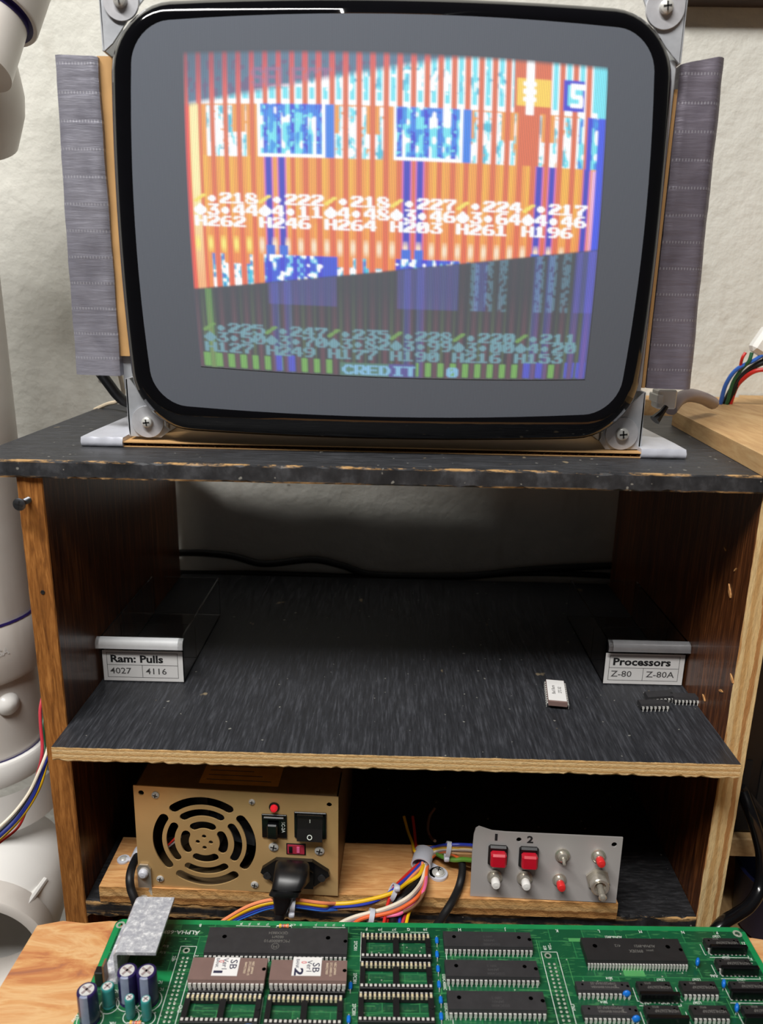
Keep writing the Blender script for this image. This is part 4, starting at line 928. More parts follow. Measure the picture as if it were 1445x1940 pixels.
g.b2((x0, y0, 0), (x1, y1, 0.0011), ch=0.0003); g.b2((x0 + .0012, y1 - .003, 0.0011), (x1 - .0012, y1 - .0006, 0.0030), ch=0.0006); mx = (x0 + x1) / 2 - 0.001; g.b2((mx - .0032, y0 + .0015, 0.0011), (mx + .0036, y1 - .005, 0.0048), ch=0.0008)
vsw = link(g, 'breaker_switch', 'black_glossy', psu, local=True, label='square black breaker rocker')
g = G(); g.text('5C-2A', 0.0030, T(x1 - .0023, (y0 + y1) / 2, 0.00125) @ Rz(R(-90)), 0, 'CENTER', 1.0); link(g, 'printing', 'silk', vsw, local=True)
x0, y0, x1, y1 = rect((1108, 218), (1309, 388)); g = G(); g.b2((x0, y0, 0), (x1, y1, 0.0012), ch=0.0004)
g.b2((x0 + .001, y0 + .001, .0012), (x0 + .002, y1 - .001, .0026)); g.b2((x1 - .002, y0 + .001, .0012), (x1 - .001, y1 - .001, .0026)); g.b2((x0 + .001, y1 - .0026, .0012), (x1 - .001, y1 - .001, .0026)); sw = link(g, 'rocker_switch', 'black_glossy', psu, local=True, label='black power rocker switch marked I and O')
xm0, xm1 = x0 + .0022, x1 - .0022; ya_, yb2 = y0 + .0012, y1 - .003; ymid = (ya_ + yb2) / 2
g = G(); g.prism([(ya_, .0012), (yb2, .0012), (yb2, .0018), (ymid, .0030), (ya_, .0056)], lambda y, z, d: (xm0 + (xm1 - xm0) * d, y, z), 0, 1); rk = link(g, 'rocker', 'black_plastic', sw, local=True)
tl = math.atan2(.0056 - .0030, ymid - ya_)
g = G(); xm = (xm0 + xm1) / 2; g.lathe([(.00115, 0), (.0013, 0.00005), (.00165, 0)], (xm, ya_ + .0026, .0030 + (ymid - ya_ - .0026) * math.tan(tl) + 0.00015), (0, math.sin(tl), math.cos(tl)), 20, cap=False)
g.b2((xm - .0002, yb2 - .0032, .0026), (xm + .0002, yb2 - .0008, .00275)); link(g, 'printing', 'silk', sw, local=True)
x0, y0, x1, y1 = rect((1066, 424), (1172, 482)); g = G(); g.b2((x0 - .0008, y0 - .0008, 0), (x1 + .0008, y1 + .0008, .0004), 1); g.b2((x0, y0, .0003), (x1, y1, .0009), 0); xm = (x0 + x1) / 2; g.b2((x0 + .0010, y0 + .001, .0009), (x0 + .0032, y1 - .001, .0013), 1); g.b2((xm + .0006, y0 + .001, .0009), (xm + .0024, y1 - .001, .0012), 2); link(g, 'voltage_selector', ['pink_plastic', 'black_plastic', 'w_pink'], psu, local=True, label='small red voltage selector')
# inlet flange with ears
c = pu(1116, 585); hw, hh = 210 * kf, 92 * kf
g = G(); poly = [(-hw, -.1 * hh), (-hw * .96, .2 * hh), (-hw * .55, .95 * hh), (hw * .5, .95 * hh), (hw * .97, .2 * hh), (hw, -.1 * hh), (hw * .55, -hh), (-hw * .55, -hh)]
g.prism([(c[0] + x, c[1] + y) for x, y in poly], lambda x, y, d: (x, y, d), 0, 0.0030); g.prism([(c[0] + x * .62, c[1] + y * .78) for x, y in ((-hw * .9, hh * .6), (-hw * .6, hh), (hw * .6, hh), (hw * .9, hh * .6), (hw * .9, -hh), (-hw * .9, -hh))][::-1], lambda x, y, d: (x, y, d), 0.003, 0.0075)
inl_ = link(g, 'mains_inlet', 'black_glossy', psu, local=True, label='black mains inlet with screwed ears')
for cc in ((945, 600), (1282, 615)):
    p = pu(*cc); g = G(); g.lathe([(24 * kf, 0.003), (24 * kf, 0.0036), (10 * kf, 0.0038), (0, 0.0034)], (p[0], p[1], 0), (0, 0, 1), 16); link(g, 'screw', 'dark_screw', inl_, local=True)
# stickers on the top of the case
g = G(); g.b2((WP * .31, HP - .0009, -.060), (WP * .70, HP - .0007, -.008)); st_ = link(g, 'sticker', 'yellow_label', psu, local=True, label='amber sticker on top of the case')
g = G()
for i in range(7): g.b2((WP * .34, HP - .0007, -.012 - i * .005), (WP * (.66 - .05 * (i % 3)), HP - .00066, -.0128 - i * .005))
link(g, 'printing', 'ink_grey', st_, local=True)
# strap bracket at the lower left
p = pu(182, 640); a = pu(182, 545); b_ = pu(182, 745); bw = 42 * kf; g = G(); g.prism([(p[0] - bw, b_[1]), (p[0] + bw, b_[1]), (p[0] + bw, a[1] - .003), (p[0] + bw * .6, a[1]), (p[0] - bw * .6, a[1]), (p[0] - bw, a[1] - .003)], lambda x, y, d: (x, y, d), 0.0003, 0.0016)
g.b2((p[0] - bw, b_[1] - .0003, .0003), (p[0] + bw, b_[1] + .0012, .0065)); br = link(g, 'strap_bracket', 'chrome', psu, local=True, label='steel strap bracket')
q_ = pu(176, 592); g = G(); g.lathe([(30 * kf, 0), (30 * kf, .0014), (20 * kf, .0026), (0, .003)], (q_[0], q_[1], .0016), (0, 0, 1), 18); link(g, 'plastic_rivet', 'nylon', br, local=True)
q_ = pu(182, 722); g = G(); g.lathe([(26 * kf, 0), (26 * kf, .0008), (15 * kf, .0018), (0, .002)], (q_[0], b_[1] + .0012, .0040), (0, 1, 0), 16); g2_ = link(g, 'screw', 'screw', br, local=True)

# mains plug and cord
def ppos(cx, cy, h): u_, v_ = PS.uv(220 + cx / 3.284, 1470 + cy / 3.284, h); return u_, v_, h
cord = thing('mains_cable', 'black mains plug and cord plugged into the gold power supply', 'power cord', matrix=PS.matrix())
def loft(secs, mat, name, parent, n=20, sharp=50):
    g = G(); vs = []
    for (x, y, z, hx, hy, ex, tx) in secs:   # centre, half sizes, exponent, direction tilt about x
        for j in range(n):
            a = 2 * math.pi * j / n; c_, s_ = math.cos(a), math.sin(a); px_ = hx * math.copysign(abs(c_) ** ex, c_); py_ = hy * math.copysign(abs(s_) ** ex, s_)
            vs.append((x + px_, y + py_ * math.cos(tx), z + py_ * math.sin(tx)))
    k = len(secs); g.add(vs, [(i * n + j, i * n + (j + 1) % n, (i + 1) * n + (j + 1) % n, (i + 1) * n + j) for i in range(k - 1) for j in range(n)], 0, True)
    g.add(vs[:n], [tuple(range(n))[::-1]]); g.add(vs[-n:], [tuple(range(n))]); return link(g, name, mat, parent, local=True, sharp=sharp)
c0_ = pu(1100, 580)
hp = 105 * kf
e = [ppos(1098, 585, 0.006), ppos(1092, 640, 0.013), ppos(1075, 690, 0.018), ppos(1052, 720, 0.021), ppos(1045, 735, 0.0215), ppos(1040, 790, 0.0235), ppos(1022, 850, 0.0255), ppos(1012, 900, 0.028)]
P0_ = e[0]; hb = hp
def sec(cx, cy, h, hx, hy, ex, tx): u_, v_, w_ = ppos(cx, cy, h); return (u_, v_, w_, hx, hy, ex, tx)
loft([sec(1098, 592, .0060, hb, .0088, .45, .05), sec(1097, 606, .0110, hb, .0088, .45, .12), sec(1092, 634, .0165, hb * .98, .0082, .5, .45), sec(1082, 668, .0205, hb * .93, .0075, .5, .8), sec(1066, 700, .0228, hb * .86, .0064, .55, 1.05), sec(1060, 708, .0232, hb * .70, .0052, .6, 1.1)], 'black_plastic', 'plug_body', cord)
loft([sec(1062, 704, .0230, hb * .60, .0046, .7, 1.05), sec(1058, 712, .0233, hb * .84, .0060, .6, 1.1), sec(1048, 738, .0245, hb * .86, .0058, .6, 1.15), sec(1040, 748, .0248, hb * .62, .0048, .7, 1.2), sec(1036, 790, .0262, hb * .50, .0044, .8, 1.2), sec(1022, 850, .0280, hb * .36, .0036, 1, 1.2)], 'black_plastic', 'strain_relief', cord)
pc = [ppos(1026, 838, .0277), ppos(1012, 900, .0295), ppos(1005, 960, 0.0305), ppos(990, 1040, 0.030), ppos(970, 1120, 0.022)]
g = G(); g.tube(catmull([(x, y, z) for x, y, z in pc], 6), 0.0031, 12); link(g, 'cable', 'black_rubber', cord, local=True)

# loop of cable beside the supply with its clamp
t0 = AZ(243, 1672, ZW)
cl = thing('cable_clamp', 'white nylon cable clamp screwed down left of the power supply', 'cable clamp', tuple(AZ(237, 1632, ZW)))
a = AZ(234, 1630, ZW); 
g = G(); g.lathe([(.0042, 0), (.0042, .0012), (.002, .0012)], (a[0], a[1], ZW + .0001), (0, 0, 1), 20); b_ = AZ(258, 1622, ZW + .004); g.tube([(a[0] + .001, a[1], ZW + .0008), (b_[0] - .001, b_[1], ZW + .0012), (b_[0] + .003, b_[1], ZW + .004)], .0016, 8); g.cyl((b_[0] + .002, b_[1] - .004, ZW + .0048), (b_[0] + .002, b_[1] + .004, ZW + .0048), .0046, n=18); link(g, 'clamp_body', 'nylon', cl)
g = G(); g.lathe([(.0026, 0), (.0026, .0006), (.0016, .0014), (0, .0016)], (a[0], a[1], ZW + .0013), (0, 0, 1), 16); link(g, 'screw', 'screw', cl)
cpts = [AZ(262, 1618, ZW + .0048), AY(251, 1640, .004), AY(246, 1662, -.006), AY(248, 1684, -.010), AY(256, 1706, -.013), AY(262, 1730, -.014)]
g = G(); g.tube(catmull(cpts, 8), .0027, 12); link(g, 'cable', 'black_rubber', None, label='short black cable loop curving down left of the power supply', cat='cable', loc=tuple(cpts[3]))

# ================================================================== SWITCH PANEL
PBL = AZ(891, 1698, ZW); PBR = AZ(1168, 1713, ZW)
PN = Plane(PBL + np.array([0, 0, .0002]), PBR - PBL, (0, 0.10, 1)); 
pan = thing('switch_panel', 'grey aluminium panel of red and white push buttons and toggle switches', 'switch panel', matrix=PN.matrix())
def qn(cx, cy, h=0.0): return PN.uv(860 + cx / 4.014, 1540 + cy / 4.014, h)
kq = (qn(1230, 685)[0] - qn(122, 632)[0]) / 1109.0
o_ = [qn(122, 632), qn(1230, 685), qn(1285, 190), qn(400, 148), qn(290, 138), qn(190, 105), qn(165, 120), qn(150, 165), qn(137, 300)]
vs, fs = curve_plate(o_, [circ(*qn(493, 205), 20 * kq, 14), circ(*qn(1218, 243), 21 * kq, 14)], .0012)
g = G(); g.add([(x, y, z - .0012) for x, y, z in vs], fs); link(g, 'panel_plate', 'plate_alu', pan, local=True)
g = G(); x_, y_ = qn(640, 640); g.b2((x_ - .03, .0, -.020), (x_ + .03, .0012, -.0012)); link(g, 'foot_flange', 'plate_alu', pan, local=True)
g = G(); p = qn(320, 187); g.text('1', 58 * kq * 1.3, T(p[0], p[1], .00015), 0, 'CENTER', 1.6, True); p = qn(578, 205); g.text('2', 58 * kq * 1.35, T(p[0], p[1], .00015), 0, 'CENTER', 1.2, True); link(g, 'marker_numbers', 'ink', pan, local=True)
for (x0, y0, x1, y1) in ((252, 238, 408, 396), (484, 250, 642, 412)):
    a = qn(x0, y1); b_ = qn(x1, y0); h1 = .0035; g = G(); g.b2((a[0], a[1] + .0012, 0), (b_[0], b_[1], h1), ch=.0012); bt = link(g, 'square_button', 'black_plastic', pan, local=True, label='red square button in a black bezel')
    cxm = (a[0] + b_[0]) / 2; cym = (a[1] + b_[1]) / 2 + .0006; s2 = 59 * kq; g = G(); g.box((cxm, cym, h1 + .0024), (s2 * 2, s2 * 1.9, .0062), ch=.0012); link(g, 'red_cap', 'red_plastic', bt, local=True)
def bushing(px_, r, mat='chrome', parts=()):
    c = qn(*px_); g = G(); r = r * kq
    g.lathe([(r, 0), (r, .0011), (r * .72, .0013), (r * .72, .0042), (r * .6, .0046), (0, .0046)], (c[0], c[1], .0001), (0, 0, 1), 22); return c, g
def push(px_, r, rt, hgt, cap):
    c, g = bushing(px_, r); b_ = link(g, 'push_button', 'chrome', pan, local=True); rt *= kq; g = G(); g.lathe([(rt * .9, .0046), (rt, .005), (rt, hgt - .0008), (rt * .8, hgt), (0, hgt + .0003)], (c[0], c[1], 0), (0, 0, 1), 18); link(g, 'cap', cap, b_, local=True)
push((308, 482), 58, 34, .0098, 'white_plastic'); push((535, 490), 60, 34, .0100, 'white_plastic'); push((1095, 322), 54, 32, .0098, 'red_cap'); push((798, 502), 52, 32, .0098, 'red_cap')
def toggle(px_, r, tip_px, rt, L, r0, nut=False):
    c = qn(*px_); g = G(); r *= kq
    if nut: g.lathe([(r * 1.15, 0), (r * 1.15, .0016)], (c[0], c[1] + .001, .0001), (0, 0, 1), 6); g.lathe([(r * .85, .0016), (r * .85, .0078), (r * .78, .0084), (r * .55, .0084), (r * .5, .006), (0, .006)], (c[0], c[1], 0), (0, 0, 1), 26)
    else: g.lathe([(r, 0), (r, .0011), (r * .7, .0013), (r * .62, .0040), (r * .4, .0046), (0, .0046)], (c[0], c[1], .0001), (0, 0, 1), 24)
    tg = link(g, 'toggle_switch', 'chrome', pan, local=True); tp = qn(*tip_px, L); r0 *= kq; rt *= kq; g = G(); a = Vector((c[0], c[1], .0045 if not nut else .006)); b_ = Vector((tp[0], tp[1], L)); ax = (b_ - a); 
    ln_ = ax.length; g.lathe([(r0, 0), (r0 * .9, ln_ * .4), (rt * .85, ln_ * .8), (rt, ln_ * .92), (rt * .7, ln_), (0, ln_ + rt * .2)], a, ax, 16); link(g, 'lever', 'chrome', tg, local=True)
toggle((822, 318), 56, (838, 395), 12, .0115, 16); toggle((1090, 508), 82, (1132, 655), 30, .0200, 26, True)

# ================================================================== WIRING HARNESS
def W7(cx, cy, y): return AY(600 + cx / 4.515, 1560 + cy / 4.515, y)
def W5(cx, cy, y): return AY(220 + cx / 3.284, 1470 + cy / 3.284, y)
def WZ(cx, cy, z): return AZ(600 + cx / 4.515, 1560 + cy / 4.515, z)
har = thing('wiring_harness', 'loom of coloured wires held by white ties, between power supply and switch panel', 'wires', tuple(AZ(795, 1650, ZW)))
def wire(col, pts, r=.00105, parent=None, k=8): g = G(); g.tube(catmull(pts, k), r, 8); return link(g, 'wire', 'w_' + col, parent or har)
def H8(cx, cy, k=0.0):
    px, py = 600 + cx / 4.405, 1553 + cy / 4.405
    if cy < 560: return AZ(px, py, ZW + .0052 + k)
    return AY(px, py, -.0045 - (cy - 560) * .000085 - k)
inn = [AZ(600 + (880 + i * 12) / 4.515, 1560 + 335 / 4.515, ZW + .0065 + .0012 * ((i % 3) - 1)) for i in range(8)]
def off(p, dx=0, dy=0, dz=0): return np.array(p) + np.array([dx, dy, dz])
def hrun(col, j, pts, k=0.0, r=.00105, tail=None): wire(col, [off(inn[j], .001, .012, 0), inn[j]] + [H8(x, y, k) for x, y in pts] + ([W5(x, y, yy) for x, y, yy in tail] if tail else []), r)
def LT(e): return [(1285, 795 + e, -.0235), (1100, 772 + e, -.026), (960, 776 + e * 1.1, -.0285), (830, 812 + e * 1.3, -.030), (700, 882 + e, -.032), (600, 950 + e, -.035)]
hrun('tan', 4, [(870, 430), (760, 520), (640, 625), (480, 692), (300, 735), (120, 740)], -.0015, tail=LT(16))
hrun('sky', 2, [(850, 420), (740, 515), (620, 615), (430, 710), (200, 742)], -.003, tail=LT(40))
hrun('blue', 1, [(852, 385), (770, 470), (652, 572), (560, 640), (450, 690), (300, 718), (120, 728)], .0005, tail=LT(30))
hrun('peach', 2, [(866, 400), (760, 505), (645, 608), (450, 676), (200, 697)], .0005, tail=LT(-4))
hrun('yellow', 3, [(886, 392), (850, 462), (752, 530), (650, 600), (500, 652), (300, 692), (120, 704)], .0020, .00125, tail=LT(10))
hrun('red', 0, [(832, 384), (755, 455), (650, 562), (618, 630), (590, 710), (562, 850), (550, 930)], -.0005)
hrun('red', 0, [(838, 392), (765, 470), (676, 590), (640, 690), (605, 770), (584, 860), (575, 930)], -.004)
hrun('crimson', 6, [(905, 420), (885, 560), (810, 690), (745, 780), (716, 860), (705, 930)], -.005)
hrun('blue', 5, [(895, 430), (860, 570), (760, 700), (700, 790), (690, 865), (684, 930)], -.005)
hrun('yellow', 7, [(915, 440), (890, 600), (810, 700), (770, 775), (746, 868), (735, 930)], -.004)
g = G(); g.tube(catmull([off(inn[3], 0, .01, -.001), H8(872, 440, -.0015), H8(820, 530, -.0015), H8(740, 625, -.003), H8(660, 705, -.004), H8(640, 800, -.004), H8(632, 920, -.004)], 8), .0026, 10); link(g, 'wire', 'w_black', har, label='thick black lead')
ME = [(200, 862), (130, 930)]
hrun('white', 4, [(903, 408), (872, 515), (795, 618), (690, 690), (560, 745), (440, 777), (310, 812)] + ME, .0012, .0012)
hrun('grey', 5, [(910, 415), (884, 528), (802, 632), (700, 706), (570, 757), (440, 790), (320, 828), (225, 880), (160, 940)], .0004)
hrun('orange', 6, [(916, 420), (900, 540), (842, 640), (750, 712), (640, 766), (520, 795), (420, 812), (330, 852), (290, 930)], .0014, .0012)
hrun('pink', 6, [(918, 430), (902, 560), (842, 668), (742, 748), (680, 788), (560, 804), (450, 808), (362, 830), (308, 864), (270, 930)], -.0006, .0011)
hrun('brown', 7, [(922, 435), (894, 600), (832, 700), (750, 757), (640, 782), (520, 806), (400, 826), (300, 872), (250, 930)], -.0005)
# right-going bundle into the switch panel
for i, (col, y0, y1, y2) in enumerate((('blue', 225, 170, 176), ('brown', 238, 180, 190), ('yellow', 250, 192, 200), ('white', 268, 205, 204), ('grey', 280, 215, 222), ('cream', 262, 210, 212), ('orange', 292, 228, 300), ('tan', 284, 236, 252))):
    wire(col, [off(inn[i % 8], 0, .002, 0), WZ(945 + i * 6, y0, ZW + .0075), WZ(1030, (y0 + y1) / 2, ZW + .010 - i * .0006), W7(1120, y1 + 12, .022), W7(1230, y2 + 4, .020), W7(1330, y2 + 10, .016), W7(1420, y2 + 30, .012)])
wire('lime', [W7(1030, 262, .030), W7(1090, 290, .024), W7(1170, 312, .020), W7(1250, 308, .018), W7(1330, 315, .014), W7(1420, 320, .010)], .0016)
wire('yellow', [off(inn[0], 0, .01, .0), WZ(835, 235, ZW + .009), W7(815, 160, .05), W7(780, 70, .06), W7(745, -60, .07)]); wire('red', [off(inn[1], 0, .01, .0), WZ(855, 230, ZW + .009), W7(845, 170, .05), W7(835, 60, .06), W7(820, -60, .07)])
wire('brown', [WZ(1010, 150, ZW + .010), W7(975, 120, .06), W7(950, 50, .065), W7(965, -60, .07), W7(1010, -130, .075)])
def tie(name_px, y, rx, rz, ang, tail):
    c = W7(*name_px, y) if len(name_px) == 2 else W5(*name_px[:2], y); g = G(); n = 20; vs = []
    m = T(*c) @ Matrix.Rotation(ang, 4, 'Y'); p = [m @ Vector((0, rx * math.cos(2 * math.pi * i / n), rz * math.sin(2 * math.pi * i / n))) for i in range(n)]
    d = (m.to_3x3() @ Vector((1, 0, 0))) * .0013
    vs = [a - d for a in p] + [a + d for a in p]; ce = Vector(c); vs2 = [ce + (a - d - ce) * 1.22 for a in p] + [ce + (a + d - ce) * 1.22 for a in p]
    A = vs + vs2; fs = []
    for i in range(n): j = (i + 1) % n; fs += [(i, j, n + j, n + i)[::-1], (2 * n + i, 2 * n + j, 3 * n + j, 3 * n + i), (i, j, 2 * n + j, 2 * n + i), (n + i, n + j, 3 * n + j, 3 * n + i)[::-1]]
    g.add(A, fs, 0, True); hd = m @ Vector((0, -rx * .9, rz * tail)); g.box(hd, (.0036, .0034, .0030), ch=.0005); return link(g, 'cable_tie', 'nylon', har, sharp=60)
tie((648, 590), -.0085, .0040, .0050, R(24), 1.4); tie((462, 800), -.0255, .0040, .0042, R(12), -1.1); tie((1120, 225), .0215, .0030, .0052, R(8), -1.0); tie((1100, 792, 0), -.0262, .0036, .0046, R(5), -1.2)
# nylon loop clamp, screw
cl = thing('cable_clamp', 'translucent white cable clamp gripping the coloured loom, screwed to the board', 'cable clamp', tuple(WZ(1040, 440, ZW)))
A0 = WZ(905, 300, ZW + .0065); B0 = WZ(1040, 445, ZW)
g = G(); n = 24; p = []
axis = Vector((WZ(880, 375, ZW + .0065) - WZ(915, 245, ZW + .0065))); axis.z = 0; axis.normalize(); sd = axis.cross(Vector((0, 0, 1)))
hw_ = .0068; vs = []
for s_ in (-1, 1):
    for rr_ in (.0058, .0068):
        for i in range(n): a = 2 * math.pi * i / n; vs.append(Vector(A0) + axis * (s_ * hw_) + sd * (rr_ * math.cos(a)) + Vector((0, 0, 1)) * (rr_ * .82 * math.sin(a)))
fs = []
for i in range(n): j = (i + 1) % n; fs += [(i, j, 2 * n + j, 2 * n + i), (n + i, 3 * n + i, 3 * n + j, n + j), (i, n + i, n + j, j), (2 * n + i, 2 * n + j, 3 * n + j, 3 * n + i)]
g.add(vs, fs, 0, True); dirv = Vector(B0) - Vector(A0); dirv.z = 0; L = dirv.length; dirv.normalize(); pr_ = dirv.cross(Vector((0, 0, 1)))
mid = Vector(A0) + dirv * (L * .62); ang = math.atan2(dirv.y, dirv.x); g.box((mid.x, mid.y, ZW + .0011), (L * .8, .011, .0018), rot=Matrix.Rotation(ang, 3, 'Z')); g.lathe([(.0062, 0.0002), (.0062, .002)], (B0[0], B0[1], ZW), (0, 0, 1), 22); link(g, 'clamp_body', 'nylon', cl)
g = G(); g.lathe([(.0044, 0), (.0044, .0006), (.0036, .0007), (.0036, .0012), (.002, .0026), (0, .003)], (B0[0], B0[1], ZW + .0021), (0, 0, 1), 20); cross(g, (B0[0], B0[1], ZW + .0052), (0, 0, 1), .0017, 1); link(g, 'screw', ['screw', 'recess'], cl)
# thick black cable between harness and bench
cp = [W7(1235, 310, .022), W7(1245, 380, .016), W7(1235, 470, .008), W7(1205, 570, .001), W7(1150, 680, -.010), W7(1080, 790, -.018), W7(1020, 880, -.026), W7(950, 990, -.034)]
g = G(); g.tube(catmull(cp, 8), .0026, 12); link(g, 'cable', 'black_rubber', None, label='thick black cable running down over the raw board left of the switch panel', cat='cable', loc=tuple(cp[4]))

# ================================================================== CIRCUIT BOARD
ZP = -0.0996; TH = 0.0016
Pa = AZ(222, 1741, ZP); Pb = AZ(1406, 1757, ZP)
BD = Plane(Pa, Pb - Pa, (0, 1, 0)); WB = float(np.linalg.norm(Pb - Pa)); LB = 0.200
pcb = thing('circuit_board', 'large green circuit board full of chips and sockets lying on the plywood bench', 'circuit board', matrix=BD.matrix() @ T(0, 0, -TH))
def pa(x, y, h=0.0): return BD.uv(100 + x / 4.014, 1680 + y / 4.014, h)
def pb(x, y, h=0.0): return BD.uv(340 + x / 4.014, 1720 + y / 4.014, h)
def pc_(x, y, h=0.0): return BD.uv(660 + x / 3.803, 1720 + y / 3.803, h)
def pd(x, y, h=0.0): return BD.uv(1020 + x / 3.4, 1720 + y / 3.4, h)
def bl_(g, name, mats, parent=None, **kw):      # z of the builder counts from the upper face of the board
    g.xf(T(0, 0, TH)); return link(g, name, mats, parent or pcb, local=True, **kw)
rc_ = 0.004
outl_ = [(rc_ * (1 - math.cos(a)), -rc_ * (1 - math.sin(a))) for a in np.linspace(0, math.pi / 2, 6)] + [(WB - rc_ * (1 - math.sin(a)), -rc_ * (1 - math.cos(a))) for a in np.linspace(0, math.pi / 2, 6)] + [(WB, -LB), (0, -LB)]
hol = [pa(515, 290), pd(1280, 167), pa(1015, 485), pd(60, 308)]
vs, fs = curve_plate(outl_, [circ(*hol[0], .0014, 14), circ(*hol[1], .0014, 14), circ(*hol[2], .0011, 12), circ(*hol[3], .0011, 12)], TH)
g = G(); g.add([(x, y, z - TH) for x, y, z in vs], fs); bl_(g, 'board', 'pcb')
# bright border and copper areas lie a hair above the mask
g = G(); e = 0.0034
def strip(g, x0, y0, x1, y1, h=0.00004, m=0): g.add([(x0, y0, h), (x1, y0, h), (x1, y1, h), (x0, y1, h)], [(0, 1, 2, 3)], m)
strip(g, 0.003, -e, WB - 0.003, -0.0001); strip(g, 0.0002, -LB, e, -e); strip(g, WB - e, -LB, WB - 0.0002, -e)
for a, b_ in ((pa(480, 640), pa(900, 720)), ): strip(g, min(a[0], b_[0]), min(a[1], b_[1]), max(a[0], b_[0]), max(a[1], b_[1]))
bl_(g, 'ground_border', 'pcb_light', label='bright green border of the board', kind='stuff')
g = G()
for a, b_ in ((pd(535, 385), pd(690, 442)), (pd(190, 195), pd(275, 218))): strip(g, min(a[0], b_[0]), min(a[1], b_[1]), max(a[0], b_[0]), max(a[1], b_[1]), .00005)
q = random.Random(3)
for i in range(12):                      # fan of fine traces leaving the right-hand connector
    a = pd(95 + i * 0, 290 + i * 13); b_ = pd(150 + i * 3, 225 + i * 16); 
    g.add([(a[0], a[1], .00005), (b_[0], b_[1], .00005), (b_[0] + .00022, b_[1] + .0002, .00005), (a[0] + .00022, a[1] + .0002, .00005)], [(0, 1, 2, 3)])
for i in range(60):
    u_ = q.uniform(.01, WB - .01); v_ = -q.uniform(.006, .09); L_ = q.uniform(.006, .03)
    if q.random() < .5: strip(g, u_, v_, u_ + L_, v_ + .0003, .00003)
    else: strip(g, u_, v_ - L_ * .7, u_ + .0003, v_, .00003)
bl_(g, 'copper_traces', 'pcb_pale', kind='stuff')
g = G(); vi = random.Random(8)
for h_ in hol: g.lathe([(.0014 if h_ in hol[:2] else .0011, .00006), (.0026 if h_ in hol[:2] else .002, .00008)], (h_[0], h_[1], 0), (0, 0, 1), 18, cap=False)
for c0, c1, dx in ((pa(991, 541), pa(838, 1024), pa(1025, 543)), (pd(68, 361), pd(150, 725), pd(102, 362))):
    du_ = dx[0] - c0[0]; n_ = int(round(abs(c1[1] - c0[1]) / .00254)) 
    for i in range(-0, n_ + 8):
        f = i / max(n_, 1)
        for s2 in (0, 1):
            x = c0[0] + du_ * s2 + (c1[0] - c0[0]) * f * 0; y = c0[1] + (c1[1] - c0[1]) * f - .0001 * s2; g.lathe([(0.0, .0003), (.0005, .00025), (.00078, .00008)][::-1], (x, y, 0), (0, 0, 1), 8)
for i in range(150):
    x, y = vi.uniform(.01, WB - .006), -vi.uniform(.006, .10); g.lathe([(.00045, .00006), (0, .00016)], (x, y, 0), (0, 0, 1), 6)
bl_(g, 'solder_pads', 'solder', kind='stuff', label='rows of grey solder pads')

# ---- silkscreen
sk = G()
def stext(txt, p, size, rot=180, m=0, sx=.85): sk.text(txt, size, T(p[0], p[1], .00007) @ Rz(R(rot)), m, 'CENTER', sx)
def sline(p, q_, wd=.00016): 
    d = np.array(q_) - np.array(p); L = np.linalg.norm(d); d /= L; n_ = np.array([-d[1], d[0]]) * wd; p = np.array(p); q_ = np.array(q_)
    sk.add([(*(p - n_), .00007), (*(q_ - n_), .00007), (*(q_ + n_), .00007), (*(p + n_), .00007)], [(0, 1, 2, 3)])
def sbox(a, b_): sline((a[0], a[1]), (b_[0], a[1])); sline((b_[0], a[1]), (b_[0], b_[1])); sline((b_[0], b_[1]), (a[0], b_[1])); sline((a[0], b_[1]), (a[0], a[1]))
for tx, p in (('B', pa(1122, 293)), ('F', pc_(130, 152)), ('G', pc_(432, 155)), ('H', pc_(800, 157)), ('J', pc_(1128, 157)), ('K', pd(118, 147)), ('L', pd(388, 150)), ('M', pd(655, 152)), ('N', pd(928, 157)), ('P', pd(1148, 160))): stext(tx, p, .0030)
for tx, x in (('J8', 470), ('J5', 532), ('J6', 600), ('J7', 668), ('4.7K', 862), ('D', 922), ('J1', 1035), ('J2', 1110), ('J3', 1172), ('J4', 1245)): stext(tx, pb(x, 123 + (x - 470) * .014), .0021)
for tx, x in (('J19', 228), ('J17', 328), ('J18', 552)): stext(tx, pc_(x, 157), .0021)
sline(pb(430, 136), pb(690, 142)); sline(pb(1015, 147), pb(1260, 151)); sline(pc_(235, 174), pc_(355, 176)); sline(pc_(445, 176), pc_(575, 178))
stext('\u00c4LPHA-68K', pa(972, 345), .0038, 180, 0, 1.15)
for tx, p in (('0.1\u00b5', pa(858, 452)), ('0.1\u00b5', pa(835, 500)), ('ALPHA-8921', pd(480, 187)), ('LS367', pd(785, 462)), ('LS367', pd(1015, 461)), ('LS367', pd(815, 612)), ('LS367', pd(1020, 611)), ('3814', pd(455, 452)), ('3814', pd(420, 606)), ('LS367', pd(1143, 184)), ('LS367', pd(1205, 318)), ('LS367', pd(1300, 460))): stext(tx, p, .0022)
for tx, p, s_ in (('27C301', pc_(50, 275), .0026), ('27C301', pc_(45, 510), .0026), ('27C301', pc_(38, 735), .0026), ('D23C4000C', pc_(690, 535), .0023), ('D23C4000C', pc_(705, 748), .0023), ('22A', pd(72, 255), .0023), ('22B', pd(40, 258), .0023), ('CN1', pd(222, 642), .0025), ('CN2', pa(965, 928), .0026), ('22B', pa(918, 545), .0024), ('2', pa(1095, 525), .0024)): stext(tx, p, s_, -90)
